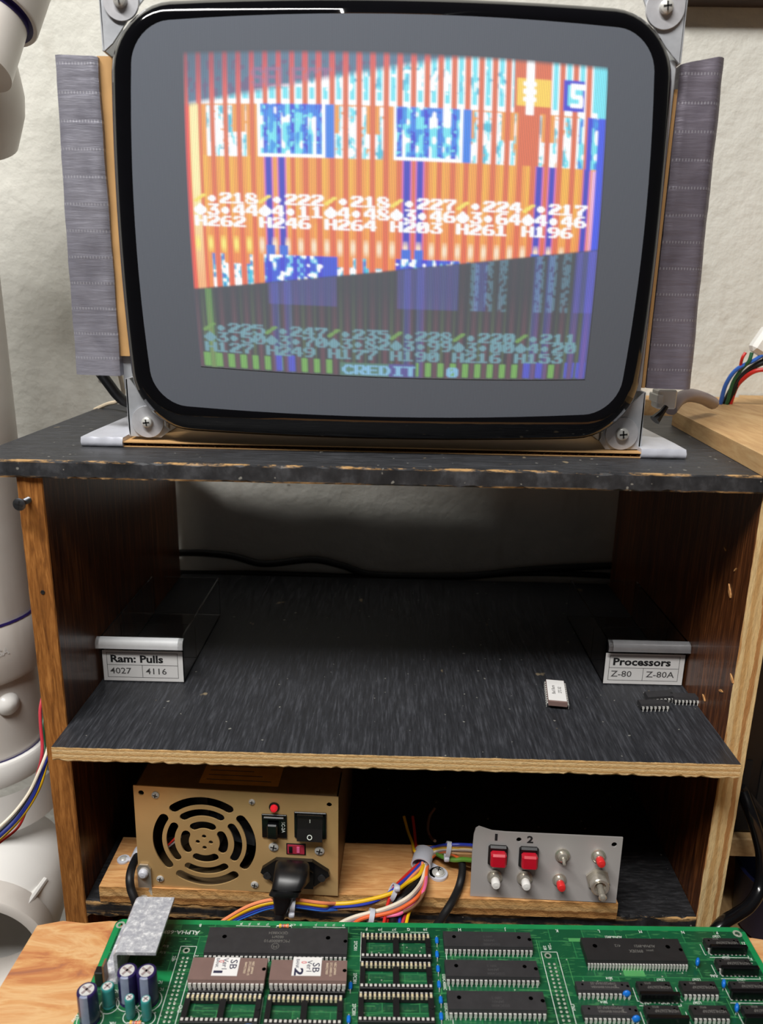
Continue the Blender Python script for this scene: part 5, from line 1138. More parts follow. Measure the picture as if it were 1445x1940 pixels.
for tx, p in (('+', pa(633, 955)), ('+', pa(778, 958)), ('RA6', pd(1128, 438)), ('RA3', pd(685, 610)), ('R7', pd(1362, 330)), ('Z1', pd(1318, 228)), ('2C', pa(487, 795)), ('1C', pa(820, 725)), ('1C', pa(828, 780)), ('470\u00b5', pa(170, 1000)), ('10K', pa(455, 1040))): stext(tx, p, .0026, 180 if tx[0] != '4' else -100)
a, b_ = pa(975, 453), pa(1095, 453); L2 = .062
for x_ in (a[0], b_[0]): sline((x_, a[1]), (x_, a[1] - L2))
sline((a[0], a[1]), (b_[0], a[1]))
a, b_ = pd(15, 284), pd(118, 286); sline((a[0], a[1]), (b_[0], a[1]))
for x_ in (a[0], b_[0]): sline((x_, a[1]), (x_, a[1] - .05))
for p in (pd(275, 220), pd(318, 375)): pass
a, b_ = pd(272, 222), pd(322, 375); sline((a[0], a[1]), (a[0], b_[1])); sline((a[0], b_[1]), (a[0] + .002, b_[1]))
for x0, y0, x1, y1 in ((688, 180, 740, 837), (92, 175, 62, 837)): p = pc_(x0, y0); q_ = pc_(x1, y1); sline(p, (p[0], q_[1]))
p = pb(650, 600); sline(p, (p[0], pb(600, 880)[1]))

# ---- chips
def dip(name, body, h0, H, npin, mat='chip', leg=None, chamfer=.0004, label=None, pin_w=.30, notch_left=False, base=0.0, dimples=True, pins='pin'):
    """body = (u0, v0, u1, v1); underside at h0, thickness H; legs reach down to `base`"""
    u0, v0, u1, v1 = body; g = G(); t_ = chamfer; hm = h0 + H * .5
    prof = [(v0 + t_, h0), (v1 - t_, h0), (v1, hm), (v1 - t_, h0 + H), (v0 + t_, h0 + H), (v0, hm)]
    g.prism(prof, lambda y, z, d: (u0 + (u1 - u0) * d, y, z), 0, 1)
    vm = (v0 + v1) / 2; wd = v1 - v0
    ue = u1 - .0012 if not notch_left else u0 + .0012
    g.lathe([(min(.0011, wd * .12), .00003), (0, .00003)], (ue, vm, h0 + H), (0, 0, 1), 12, 1)
    if dimples:
        for u_ in (u0 + (u1 - u0) * .12, u0 + (u1 - u0) * .86): g.lathe([(min(.0013, wd * .1), .00002), (0, .00002)], (u_, vm + wd * .12, h0 + H), (0, 0, 1), 14, 1)
    o = bl_(g, name, [mat, 'recess'], label=label, sharp=20)
    p = G(); pit = (u1 - u0) / npin
    for i in range(npin):
        x = u0 + pit * (i + .5); w_ = pit * pin_w
        for s_, ve in ((-1, v0), (1, v1)):
            p.b2((x - w_, ve - .0002 * s_, hm - .00013), (x + w_, ve + .0009 * s_, hm + .00013)); p.b2((x - w_, ve + .0007 * s_, max(base, hm - .0022)), (x + w_, ve + .00095 * s_, hm + .00013))
            if hm - .0022 > base + .0002: p.b2((x - w_ * .5, ve + .0007 * s_, base), (x + w_ * .5, ve + .00095 * s_, hm - .0022))
    bl_(p, 'pins', pins, o, kind='stuff'); return o
def rectpx(f, bl0, fr, h): a = f(*bl0, h); b_ = f(*fr, h); return (min(a[0], b_[0]), min(a[1], b_[1]), max(a[0], b_[0]), max(a[1], b_[1]))
def ctext(parent, items, h, mat='chip_ink', name='printing'):
    g = G()
    for tx, p, s_, rot, sx in items: g.text(tx, s_, T(p[0], p[1], h + .00006) @ Rz(R(rot)), 0, 'CENTER', sx)
    return bl_(g, name, mat, parent, kind='stuff')
# big processor
H1 = .0050; r_ = rectpx(pb, (188, 150), (1272, 352), H1); a = pb(215, 142, H1); r_ = (pb(180, 345, H1)[0], pb(700, 348, H1)[1], pb(1272, 352, H1)[0], pb(700, 148, H1)[1])
c = dip('chip', r_, .0010, H1 - .0010, 32, 'chip', label='long black 64-pin processor chip with grey print and a round logo')
ctext(c, [('QEXX8834', pb(752, 190, H1), .0026, 180, .9), ('0B26M', pb(748, 220, H1), .0026, 180, .9), ('MC68000P10', pb(740, 251, H1), .0028, 180, .95), ('M', pb(727, 292, H1), .0026, 180, 1.2)], H1)
g = G(); p = pb(727, 292, H1); g.lathe([(.0019, H1 + .00006), (.0022, H1 + .00007)], (p[0], p[1], 0), (0, 0, 1), 24, cap=False); bl_(g, 'emblem', 'chip_ink', c)
# two EPROMs in sockets with white stickers
def socket_frame(r, npin, h, name='socket', label=None, mid=True):
    u0, v0, u1, v1 = r; rw = .0030; g = G(); g.b2((u0, v0, .0003), (u1, v0 + rw, h), ch=.0003); g.b2((u0, v1 - rw, .0003), (u1, v1, h), ch=.0003)
    for x0, x1 in ((u0, u0 + .0028), (u1 - .0028, u1)) + ((((u0 + u1) / 2 - .0016, (u0 + u1) / 2 + .0016),) if mid else ()): g.b2((x0, v0 + rw - .0003, .0003), (x1, v1 - rw + .0003, h - .0004))
    g.lathe([(.0013, 0), (.0013, h + .0001), (0, h + .0001)], (u1 - .0012, (v0 + v1) / 2, 0), (0, 0, 1), 12)
    s_ = bl_(g, name, 'socket', label=label, sharp=20); c_ = G(); pit = (u1 - u0) / npin
    for i in range(npin):
        x = u0 + pit * (i + .5); w_ = pit * .24
        c_.b2((x - w_, v1 - rw + .0003, h - .0018), (x + w_, v1 - rw - .00012, h + .0001), 0); c_.b2((x - w_, v1 - rw + .0004, h - .0002), (x + w_, v1 - rw * .45, h + .00016), 0)
        c_.b2((x - w_, v1 - rw * .35, h - .0002), (x + w_, v1 - .0004, h + .00012), 1)
        c_.b2((x - w_ * 1.1, v0 + rw * .30, h - .0002), (x + w_ * 1.1, v0 + rw * .80, h + .00022), 1)
    bl_(c_, 'contacts', ['gold_pin', 'pin'], s_, kind='stuff'); return s_
HE = .0098
for k_, (bl0, fr, cxs) in enumerate((((85, 375), (638, 556), (345, 445)), ((688, 385), (1262, 560), (970, 450)))):
    r_ = (pb(58 if k_ == 0 else 678, 548, HE)[0], pb(*fr, HE)[1], pb(fr[0] + 6, 556, HE)[0], pb(400, bl0[1], HE)[1])
    rs_ = (r_[0] + .0004, r_[1] - .0016, r_[2] - .0004, r_[3] + .0016); so = socket_frame(rs_, 16, .0043, mid=False)
    c = dip('chip', r_, .0058, HE - .0058, 16, 'ceramic', base=.0043, label='brown ceramic EPROM with a white sticker numbered %d' % (k_ + 1), dimples=False, pin_w=.34)
    sx0, sx1 = ((238, 458), (850, 1078))[k_]; sa = pb(sx0, 516, HE); sb = pb(sx1 + 6, 378, HE); g = G(); g.b2((sa[0], sa[1], HE), (sb[0], sb[1], HE + .00012)); bl_(g, 'sticker', 'paper', c)
    g = G(); hh = HE + .00014
    for tx, xx, yy, s_, sx, m_ in (('SB', (408, 1035)[k_], (430, 455)[k_], .0054, 1.15, 0), ('Ver1', (345, 985)[k_], (430, 448)[k_], .0040, 1.0, 0), ('BANK', (288, 897)[k_], (418, 425)[k_], .0024, .95, 0), (str(k_ + 1), (288, 902)[k_], (487, 487)[k_], .0064, 1.5, 0), ('0', (318, 945)[k_], (408, 416)[k_], .0042, .8, 1)):
        p = pb(xx, yy, HE); g.text(tx, s_, T(p[0], p[1], hh) @ Rz(R(-90)), m_, 'CENTER', sx, tx in '12')
    bl_(g, 'handwriting', ['blue_ink', 'red_ink'], c, kind='stuff')
    ctext(c, [('27C1000D-15', pb((528, 1150)[k_], (460, 468)[k_], HE), .0017, -90, .9), ('NEC JAPAN', pb((555, 1182)[k_], (455, 462)[k_], HE), .0017, -90, .9), ('9047CY003', pb((498, 1120)[k_], (455, 462)[k_], HE), .0017, -90, .9)], HE, 'w_cream')
# empty sockets
HS = .0045
for f, bp, fp in ((pb, (45, 635, 665), (0, 592, 848)), (pb, (665, 1245, 678), (636, 1232, 862)), (pc_, (93, 588, 195), (88, 597, 340)), (pc_, (85, 597, 400), (78, 608, 558)), (pc_, (74, 612, 622), (64, 624, 798))):
    u0 = (f(bp[0], bp[2], HS)[0] + f(fp[0], fp[2], HS)[0]) / 2; u1 = (f(bp[1], bp[2], HS)[0] + f(fp[1], fp[2], HS)[0]) / 2
    v1 = f(bp[0], bp[2], HS)[1] + .0018; v0 = f(fp[0], fp[2], HS)[1] - .0015; socket_frame((u0, v0, u1, v1), 16, HS, label='empty black chip socket')
# three wide mask ROMs
HB = .0058
for bk, fl, fr in ((168, (692, 284), (1332, 286)), (372, (704, 503), (1380, 503)), (594, (722, 742), (1432, 742))):
    r_ = (pc_(*fl, HB)[0], pc_(*fr, HB)[1], pc_(*fr, HB)[0], pc_(1000, bk, HB)[1]); c = dip('chip', r_, .0016, HB - .0016, 20, 'chip', label='wide black 40-pin chip')
    ym = (bk + fl[1]) / 2
    ctext(c, [('JAPAN', pc_((fl[0] + fr[0]) / 2, ym + 8, HB), .0021, 180, 1.0), ('D23C4000', pc_((fl[0] + fr[0]) / 2 + 20, ym + 36, HB), .0021, 180, 1.0), ('2091 5', pc_((fl[0] + fr[0]) / 2 - 10, ym - 20, HB), .0020, 180, 1.0)], HB, 'chip_faint')
# shrink-DIP custom chip
r_ = (pd(315, 335, HB)[0], pd(640, 342, HB)[1], pd(966, 350, HB)[0], pd(600, 192, HB)[1]); c = dip('chip', r_, .0016, HB - .0016, 33, 'chip_dark', label='long black custom chip with fine-pitch pins', pin_w=.34)
ctext(c, [('ALPHA-8921', pd(680, 246, HB), .0025, 180, .9), ('412', pd(508, 243, HB), .0025, 180, .9), ('8903EX', pd(628, 278, HB), .0027, 180, .9), ('JAPAN', pd(716, 274, HB), .0016, 180, .9)], HB, 'chip_ink')
HC = .0050
for (bx0, by, fx0, fx1, fy) in ((248, 468, 252, 598, 532), (286, 622, 294, 652, 692)):
    r_ = (pd(fx0, fy, HC)[0], pd(fx0, fy, HC)[1], pd(fx1, fy, HC)[0], pd(bx0, by, HC)[1]); c = dip('chip', r_, .0012, HC - .0012, 12, 'chip', label='narrow memory chip')
    xm = (fx0 + fx1) / 2; ym = (by + fy) / 2; ctext(c, [('TMM2018AP-35', pd(xm - 10, ym - 14, HC), .0022, 180, .95), ('JAPAN 8849ABA', pd(xm - 10, ym + 10, HC), .0019, 180, .95), ('T', pd(xm + 70, ym, HC), .0042, 180, 1.3)], HC)
def ls(bx0, by, fx0, fx1, fy, sip=None):
    r_ = (pd(fx0, fy, HC)[0], pd(fx0, fy, HC)[1], pd(fx1, fy, HC)[0], pd(bx0, by, HC)[1]); c = dip('chip', r_, .0012, HC - .0012, 8, 'chip_dark', label='small logic chip'); xm = (fx0 + fx1) / 2; ym = (by + fy) / 2
    ctext(c, [('HD74LS367AP', pd(xm + 15, ym + 8, HC), .0024, 180, .85), ('8M35', pd(xm - 60, ym - 18, HC), .0017, 180, .9)], HC)
    b_ = (r_[0] - .0012, r_[1] - .0016, r_[0] - .0004, r_[3]); sline((b_[0], b_[1]), (b_[0], b_[3])); sline((b_[0], b_[1]), (b_[2], b_[1]))
    if sip:
        sx0, sx1, sy = sip; p0 = pd(sx0, sy, .0064); p1 = pd(sx1, sy, .0064); g = G(); g.b2((p0[0], p0[1] - .0012, .0012), (p1[0], p0[1] + .0012, .0064), ch=.0004); s_ = bl_(g, 'resistor_network', 'black_glossy', label='black upright resistor network'); k_ = G(); n_ = 9
        for i in range(n_): x = p0[0] + (p1[0] - p0[0]) * (i + .5) / n_; k_.b2((x - .0003, p0[1] - .00015, 0), (x + .0003, p0[1] + .00015, .0014)); k_.lathe([(.0008, .0001), (.0004, .0006), (0, .0007)], (x, p0[1], 0), (0, 0, 1), 8)
        bl_(k_, 'pins', 'pin', s_, kind='stuff'); sline((p0[0] - .0006, p0[1] - .0022), (p1[0] + .0006, p0[1] - .0022)); sline((p1[0] + .0006, p0[1] - .0022), (p1[0] + .0006, p0[1] - .0008))
ls(640, 468, 652, 868, 537, (655, 912, 545)); ls(918, 466, 935, 1163, 540); ls(680, 622, 700, 922, 688, (705, 972, 696)); ls(985, 622, 1000, 1235, 694)
ls(1076, 190, 1086, 1306, 243, (1108, 1345, 240)); ls(1150, 322, 1160, 1380, 374, (1182, 1420, 375)); ls(1240, 468, 1250, 1480, 524, (1240, 1500, 528)); ls(1325, 622, 1335, 1560, 685, (1330, 1600, 692))
# bypass capacitors
def bead(p, h, L=.0044, r=.0011, vert=True, flat=False):
    g = G(); k_ = 7; pr = [(r * math.sqrt(max(0, 1 - (2 * i / k_ - 1) ** 4)), L * (i / k_ - .5)) for i in range(k_ + 1)]
    g.lathe(pr, (p[0], p[1], h), (0, 1, 0.1) if vert else (1, 0, 0), 12); c = bl_(g, 'bypass_capacitor', 'blue_cap', label='small blue capacitor')
    w_ = G()
    for s_ in (-1, 1):
        d = np.array((0, 1, 0) if vert else (1, 0, 0)) * s_; e0 = np.array((p[0], p[1], h)) + d * L * .48; w_.tube([e0, e0 + d * .0008, (e0[0] + d[0] * .0012, e0[1] + d[1] * .0012, 0)], .00022, 6)
    bl_(w_, 'leads', 'pin', c, kind='stuff')
for x, y in ((636, 235), (638, 335), (645, 440), (652, 552), (665, 664), (668, 782)): bead(pc_(x, y, .0014), .0014)
for x, y in ((1300, 592), (1286, 848)): bead(pb(x, y, .0014), .0014)
bead(pb(580, 634, .0030), .0030, vert=False); bead(pb(528, 884, .0030), .0030, vert=False)
def disc_cap(p, ang, r=.0024):
    g = G(); m_ = T(p[0], p[1], .0032) @ Rz(R(ang)); prof = [(r * math.sqrt(max(0, 1 - (2 * i / 8 - 1) ** 2)) , .0012 * (2 * i / 8 - 1)) for i in range(9)]
    gg = G(); gg.lathe([(max(a, 1e-7), b_) for a, b_ in prof], (0, 0, 0), (0, 1, 0), 16); gg.xf(m_); c = bl_(gg, 'bypass_capacitor', 'blue_cap', label='blue dipped capacitor'); w_ = G()
    for s_ in (-1, 1): q_ = m_ @ Vector((s_ * r * .55, 0, -r * .7)); w_.tube([q_, (q_.x, q_.y, 0)], .00024, 6)
    bl_(w_, 'leads', 'pin', c, kind='stuff')
disc_cap(pd(1024, 350, .003), 60); disc_cap(pd(1192, 490, .003), 65); disc_cap(pd(1276, 645, .003), 62); disc_cap(pd(567, 556, .003), 0, .0022); disc_cap(pd(628, 718, .003), 5, .0023)
# resistors
def resistor(p, ang=0, L=.0062):
    m_ = T(p[0], p[1], .0012) @ Rz(R(ang)); g = G(); g.lathe([(.0003, -.5 * L), (.0010, -.46 * L), (.0011, -.36 * L), (.0009, -.25 * L), (.0009, .25 * L), (.0011, .36 * L), (.0010, .46 * L), (.0003, .5 * L)], (0, 0, 0), (1, 0, 0), 14); g.xf(m_); c = bl_(g, 'resistor', 'resistor', label='tan banded resistor'); w_ = G()
    for f, mt in ((-.36, 0), (-.12, 1), (.08, 2), (.34, 3)): w_.lathe([(.00116 if abs(f) > .3 else .00096, -.0003), (.00116 if abs(f) > .3 else .00096, .0003)], (L * f, 0, 0), (1, 0, 0), 14, mt)
    w_.tube([(-L * .5, 0, 0), (-L * .68, 0, 0), (-L * .72, 0, -.0012)], .0003, 6, 4); w_.tube([(L * .5, 0, 0), (L * .68, 0, 0), (L * .72, 0, -.0012)], .0003, 6, 4); w_.xf(m_); bl_(w_, 'bands', ['w_yellow', 'w_purple', 'w_red', 'w_orange', 'pin'], c, kind='stuff')
resistor(pb(795, 137, .0012)); resistor(pa(628, 1036, .0012))
# electrolytics
def solve_h(basepx, toppx):
    b_ = pa(*basepx); best = min((abs(pa(*toppx, h)[1] - b_[1]), h) for h in np.arange(.003, .03, .0002)); return best[1]
def elec(toppx, h, rpx, sleeve, stripe_ang, label, small=False):
    p = pa(*toppx, h); r = rpx * abs(pa(toppx[0] + 1, toppx[1], h)[0] - p[0]); g = G(); n_ = 32
    prof = [(r * .93, .0004), (r, .0009), (r * .93 if not small else r * .90, .0019), (r, .0028), (r, h - .0012), (r * .98, h - .0004), (r * .9, h), (r * .72, h)]
    g.lathe(prof, (p[0], p[1], 0), (0, 0, 1), n_); c = bl_(g, 'capacitor', sleeve, label=label); t_ = G(); t_.lathe([(r * .74, h - .0002), (r * .72, h + .0001), (0, h + .0002)], (p[0], p[1], 0), (0, 0, 1), 24); 
    cross(t_, (p[0], p[1], h + .00028), (0, 0, 1), r * .6, 1, .2); bl_(t_, 'can_top', ['can_top', 'w_grey'], c)
    s_ = G(); a0 = R(stripe_ang); vs = []; m_ = 8; ww = R(24 if not small else 20)
    for i in range(m_ + 1):
        a_ = a0 - ww + 2 * ww * i / m_; ca_, sa_ = math.cos(a_), math.sin(a_)
        for z_, rr_ in ((.0029, r), (h - .0012, r), (h - .0003, r * .985), (h + .00005, r * .9), (h + .00005, r * .76)): vs.append((p[0] + (rr_ + .00008) * ca_, p[1] + (rr_ + .00008) * sa_, z_ + .00004))
    s_.add(vs, [(i * 5 + k, (i + 1) * 5 + k, (i + 1) * 5 + k + 1, i * 5 + k + 1) for i in range(m_) for k in range(4)], 0, True)
    bl_(s_, 'polarity_stripe', 'grey_stripe' if not small else 'teal_sleeve', c); g = G(); g.add([(p[0] + (r + .0013) * math.cos(a_), p[1] + (r + .0013) * math.sin(a_), .00007) for a_ in np.linspace(0, 2 * math.pi, 33)[:-1]] + [(p[0] + (r + .00165) * math.cos(a_), p[1] + (r + .00165) * math.sin(a_), .00007) for a_ in np.linspace(0, 2 * math.pi, 33)[:-1]], [(i, 32 + i, 32 + (i + 1) % 32, (i + 1) % 32)[::-1] for i in range(32)])
    sk.add(g.v, g.f); return c
hB = solve_h((590, 860), (565, 632))
for tp in ((565, 636), (712, 640), (258, 782)): elec(tp, hB, 76, 'navy_sleeve', -92, 'tall navy electrolytic capacitor with grey stripe')
hT = solve_h((425, 900), (415, 752)); elec((415, 755), hT, 50, 'teal_sleeve', -60, 'teal electrolytic capacitor', True)
hT2 = solve_h((575, 985), (582, 838)); elec((582, 840), hT2, 37, 'teal_sleeve', -60, 'small teal electrolytic capacitor', True); elec((706, 853), hT2, 38, 'teal_sleeve', -60, 'small teal electrolytic capacitor', True)
# heat sink and regulator
hH = solve_h((470, 742), (457, 497)); tA, tB, tC, tD = pa(635, 76, hH), pa(925, 82, hH), pa(780, 507, hH), pa(457, 497, hH)
xl_ = tD[0]; yf_ = tD[1]; yb_k = tA[1]; xr_ = (tB[0] + tC[0]) / 2; g = G(); th_ = .0018
prof = [(xl_ - .0085, .0002), (xl_ + th_, .0002), (xl_ + th_, hH - th_ - .0006), (xl_ + th_ + .0006, hH - th_), (xr_, hH - th_), (xr_, hH), (xl_ + .0024, hH), (xl_ + .0010, hH - .0006), (xl_, hH - .0020), (xl_, th_), (xl_ - .0085, th_)]
g.prism(prof, lambda x, z, d: (x, yf_ + (yb_k - yf_) * d, z), 0, 1); bl_(g, 'heat_sink', 'heatsink', label='scratched aluminium angle heat sink', sharp=25)
a = pa(372, 690, .004); g = G(); g.b2((a[0] - .0030, a[1] - .0024, .0003), (a[0] + .0016, a[1] + .0024, .0094), ch=.0004); rg = bl_(g, 'regulator', 'black_plastic', label='black regulator with a metal tab beside the heat sink'); g = G(); g.b2((a[0] + .0016, a[1] - .0026, .0008), (a[0] + .0026, a[1] + .0026, .0140)); bl_(g, 'metal_tab', 'w_brown', rg)
bl_(sk, 'silkscreen', 'silk', kind='stuff', label='white printed lettering and outlines')
# standoffs under the board
g = G()
for u_ in (.006, WB - .006):
    for v_ in (-.006, -LB + .01): 
        s_ = G(); s_.cyl((u_, v_, ZBEN - ZP + .0001), (u_, v_, -TH), .0024, n=14); bl_(s_, 'standoff', 'nylon')

# ================================================================== DRAIN PIPE ON THE LEFT
YP = 0.135
dp = thing('drain_pipe', 'white plastic drain pipe with purple-stained couplings and a wide-mouthed elbow, left of the cabinet', 'pipe', (-0.32, YP, ZFLOOR))
xe = AY(29, 930, YP)[0]; RP = 0.047; XP = xe - RP + .001
g = G(); g.cyl((XP, YP, AY(20, 1190, YP)[2] - .02), (XP, YP, AY(5, 150, YP)[2]), RP, n=48); link(g, 'pipe', 'pvc', dp)
zt0 = AY(40, 1190, YP - .03)[2]; zt1 = AY(40, 1300, YP - .04)[2]
RC = AY(66, 1200, YP)[0] - XP
g = G(); g.lathe([(RP + .0002, zt0 + .0014), (RP + .0012, zt0 + .0022), (RP + .0018, zt0 + .0002)], (XP, YP, 0), (0, 0, 1), 48); link(g, 'primer_ring', 'primer', dp, label='purple primer ring')
zb_ = AY(40, 1455, YP - .04)[2]
g = G(); g.lathe([(RC * .97, zt1 - .004), (RC, zt1), (RC, zt0 - .001), (RC * .985, zt0 + .0003), (RP + .0015, zt0 + .0003)], (XP, YP, 0), (0, 0, 1), 56); cp_ = link(g, 'coupling', 'pvc', dp)
g = G(); gt = text_geo('MADE IN USA', .0075, 'CENTER', 1.0, True); g.add([((RC + .0003) * math.sin(v[0] / RC + .52) + XP, YP - (RC + .0003) * math.cos(v[0] / RC + .52), zt0 - .020 + v[1]) for v in gt[0]], gt[1]); link(g, 'embossed_text', 'pvc_white', cp_, kind='stuff')
RN = AY(76, 1400, YP)[0] - XP
g = G(); g.lathe([(RN, zb_ - .004), (RN, zt1 + .001)], (XP, YP, 0), (0, 0, 1), 48); link(g, 'fitting_neck', 'pvc', dp)
e_ = AY(63, 1345, YP - .034); g = G(); vs = []
g.lathe([(.0001, .006), (.004, .0055), (.0085, .002), (.009, 0)], (XP + RN * .80, YP - RN * .60, e_[2]), (.80, -.60, .10), 20); link(g, 'lug', 'pvc_white', dp)
RB = AY(97, 1462, YP)[0] - XP; zb2 = AY(30, 1512, YP - .05)[2]
g = G(); g.lathe([(RN + .0001, zb_ + .0006), (RN + .0010, zb_ + .0014), (RN + .0012, zb_ - .001)], (XP, YP, 0), (0, 0, 1), 48); link(g, 'primer_ring', 'primer', dp)
g = G(); g.lathe([(RB * .8, zb2 - .006), (RB * .98, zb2), (RB, zb2 + .004), (RB, zb_ - .002), (RB * .97, zb_), (RN + .0012, zb_)], (XP, YP, 0), (0, 0, 1), 56); link(g, 'collar', 'pvc_white', dp)
# elbow turning toward the bench, mouth at the lower left
RB2 = .0575; CE = Vector(AY(-2, 1668, YP - .02)); HC = Vector(AY(-50, 1800, YP - .085)); axe = (HC - CE).normalized(); LE = (HC - CE).length
prof = [(RB2 * math.sin(math.pi / 2 * i / 14) if i else 1e-7, -RB2 * math.cos(math.pi / 2 * i / 14)) for i in range(15)] + [(RB2 * .97, LE * .5), (.0500, LE - .012)]
g = G(); g.lathe(prof, CE, axe, 64, cap=False); link(g, 'elbow', 'pvc_white', dp)
g = G(); g.lathe([(.0500, LE - .016), (.0540, LE - .016), (.0545, LE - .014), (.0545, LE + .004), (.0530, LE + .005), (.0470, LE + .005), (.0460, LE - .03)], CE, axe, 64, cap=False); link(g, 'hub_mouth', 'pvc', dp)
g = G(); g.lathe([(RB2 * .84, zb2 - .006), (RB2 * .84, zb2 - .04)], (XP + .004, YP, 0), (0, 0, 1), 48, cap=False); link(g, 'riser', 'pvc_white', dp)
rb = AY(42, 1678, YP - .05); r2 = AY(80, 1672, YP - .045)
def on_elbow(px, py):
    d = ray(px, py); t_ = ((np.array(CE) - CAM) @ d) / (d @ d)
    for k_ in range(60):          # march the sight line onto the elbow's own surface
        p = Vector(CAM + d * (t_ - .10 / np.linalg.norm(d) + k_ * .0025)); h_ = (p - CE).dot(axe); rad = (p - CE - axe * h_).length
        if rad < (math.sqrt(max(0, RB2 ** 2 - h_ * h_)) if h_ < 0 else RB2 * (1 - .06 * h_ / (LE * .5))): break
    q_ = p - CE - axe * h_; return CE + axe * h_ + q_.normalized() * (rad + .0012)
g = G(); g.tube([on_elbow(48, 1716), on_elbow(60, 1700), on_elbow(71, 1684), on_elbow(82, 1668)], .0026, 8); link(g, 'moulded_rib', 'pvc_white', dp)

# upper fitting, top left
pf = dp
yq = .16; C0 = Vector(AY(-12, 26, yq - .03)); axh = Vector((-.15, -.45, -.88)).normalized(); kk_ = float(np.linalg.norm(AY(1, 0, yq - .03) - AY(0, 0, yq - .03)))
g = G(); g.lathe([(62 * kk_, -.004), (62 * kk_, .040)], C0, axh, 48); link(g, 'upper_pipe', 'pvc', pf)
g = G(); g.lathe([(60 * kk_, .0003), (71 * kk_, .0003)], C0, axh, 48, cap=False); g.lathe([(62 * kk_ + .0003, -.001), (62 * kk_ + .0003, .004)], C0, axh, 48, cap=False); link(g, 'primer_ring', 'primer', pf, label='purple primer stain', kind='stuff')
g = G(); g.lathe([(71 * kk_, -.004), (71 * kk_, .0006), (78 * kk_, .0006), (80 * kk_, -.0006), (82 * kk_, -.030), (88 * kk_, -.040), (88 * kk_, -.075)], C0, axh, 48); link(g, 'upper_hub', 'pvc', pf)
bx = AY(21, 140, yq - .02); g = G(); g.tube(catmull([(bx[0] - .040, yq - .02, bx[2] + .045), (bx[0] - .038, yq - .02, bx[2] + .015), (bx[0] - .038, yq - .01, bx[2] - .012), (bx[0] - .042, yq + .005, bx[2] - .040)], 6), [.028, .030, .033, .035, .036, .037, .038, .038, .038, .038, .038, .038, .038, .037, .036, .034, .032, .030, .028][:19], 40); link(g, 'upper_elbow', 'pvc', pf)

# hanging wires on the left
hw = thing('hanging_wires', 'thin red, green, white, blue and yellow wires hanging by the left pipe', 'wires', tuple(AY(60, 1500, .03)))
def hwire(col, pts, y0=.035, r=.0011): g = G(); g.tube(catmull([AY(x, y, yy) for x, y, yy in pts], 8), r, 8); link(g, 'wire', 'w_' + col, hw)
hwire('white', [(93, 1405, .05), (88, 1427, .034), (74, 1462, .026), (56, 1500, .02), (30, 1536, .012), (0, 1566, .004), (-40, 1600, -.004)])
hwire('blue', [(95, 1415, .05), (88, 1438, .036), (78, 1468, .028), (63, 1506, .022), (35, 1548, .014), (0, 1583, .005), (-40, 1616, -.004)], r=.00135)
hwire('black', [(97, 1410, .05), (86, 1436, .040), (72, 1472, .032), (56, 1508, .026), (30, 1545, .018), (-2, 1577, .008), (-40, 1606, .0)])
hwire('yellow', [(97, 1425, .055), (88, 1448, .04), (78, 1484, .031), (60, 1520, .025), (34, 1556, .016), (0, 1590, .007), (-40, 1622, -.002)])
hwire('red', [(60, 1500, .036), (38, 1562, .02), (0, 1596, .009), (-40, 1630, .0)], r=.0009)
hwire('crimson', [(80, 1322, .06), (76, 1345, .055), (77, 1375, .05), (80, 1410, .045), (78, 1440, .04), (70, 1470, .04)])
hwire('green', [(86, 1350, .065), (82, 1372, .058), (84, 1405, .052), (87, 1430, .046), (82, 1455, .042)])

# ================================================================== RIGHT OF THE CABINET: slab, wires, clip
ZS = ZTOP + .0112
s0, s1 = AZ(1272, 765, ZS), AZ(1445, 861, ZS); dr = (s1 - s0) / np.linalg.norm(s1 - s0); fr_ = s1 + dr * .02
slab = thing('wood_slab', 'thick bare pine board lying right of the monitor, partly on the cabinet top', 'board', (0.33, 0.12, ZTOP))
o1 = [AZ(x, y, ZS) for x, y in ((1275, 778), (1287, 769), (1300, 763), (1327, 762), (1352, 763), (1378, 767), (1390, 764), (1398, 755))]
poly = [(fr_[0], fr_[1]), (.60, -.03), (.60, YW - .002), (o1[-1][0] + .012, YW - .002), (o1[-1][0] + .004, YW - .02)] + [(p[0], p[1]) for p in o1[::-1]]
g = G(); g.prism(poly, lambda x, y, d: (x, y, d), ZTOP + .0003, ZS); link(g, 'board', 'slab', slab, sharp=20)
g = G(); k0 = AZ(1245, 740, ZS - .004); g.b2((.13, YW - .032, ZTOP - .006), (o1[-1][0] + .015, YW - .002, ZS - .002), ch=.0006); link(g, 'wall_ledge', None or 'slab', None, label='narrow wooden ledge along the wall behind the pine board', cat='ledge', loc=(.2, YW - .02, ZTOP))
# supporting frame of the slab, right of the cabinet
g = G(); g.b2((.50, -.02, ZTAB + .0005), (.56, .24, ZTOP)); link(g, 'leg', 'slab', slab)
wr = thing('wire_bunch', 'red, green, blue and black wires rising to a white connector at the right edge', 'wires', tuple(AY(1370, 760, .20)))
def rw(col, pts, r=.0015): g = G(); g.tube(catmull([AY(x, y, yy) for x, y, yy in pts], 8), r, 8); link(g, 'wire', 'w_' + col, wr)
rw('sky', [(1358, 785, .222), (1365, 762, .215), (1375, 728, .21), (1395, 700, .205), (1428, 683, .20), (1445, 672, .197)], .0017)
rw('green', [(1368, 785, .222), (1378, 760, .215), (1388, 725, .21), (1404, 700, .205), (1418, 685, .20), (1424, 668, .20)])
rw('black', [(1372, 785, .224), (1384, 755, .217), (1400, 722, .21), (1420, 702, .205), (1440, 690, .20), (1470, 680, .198)], .0018)
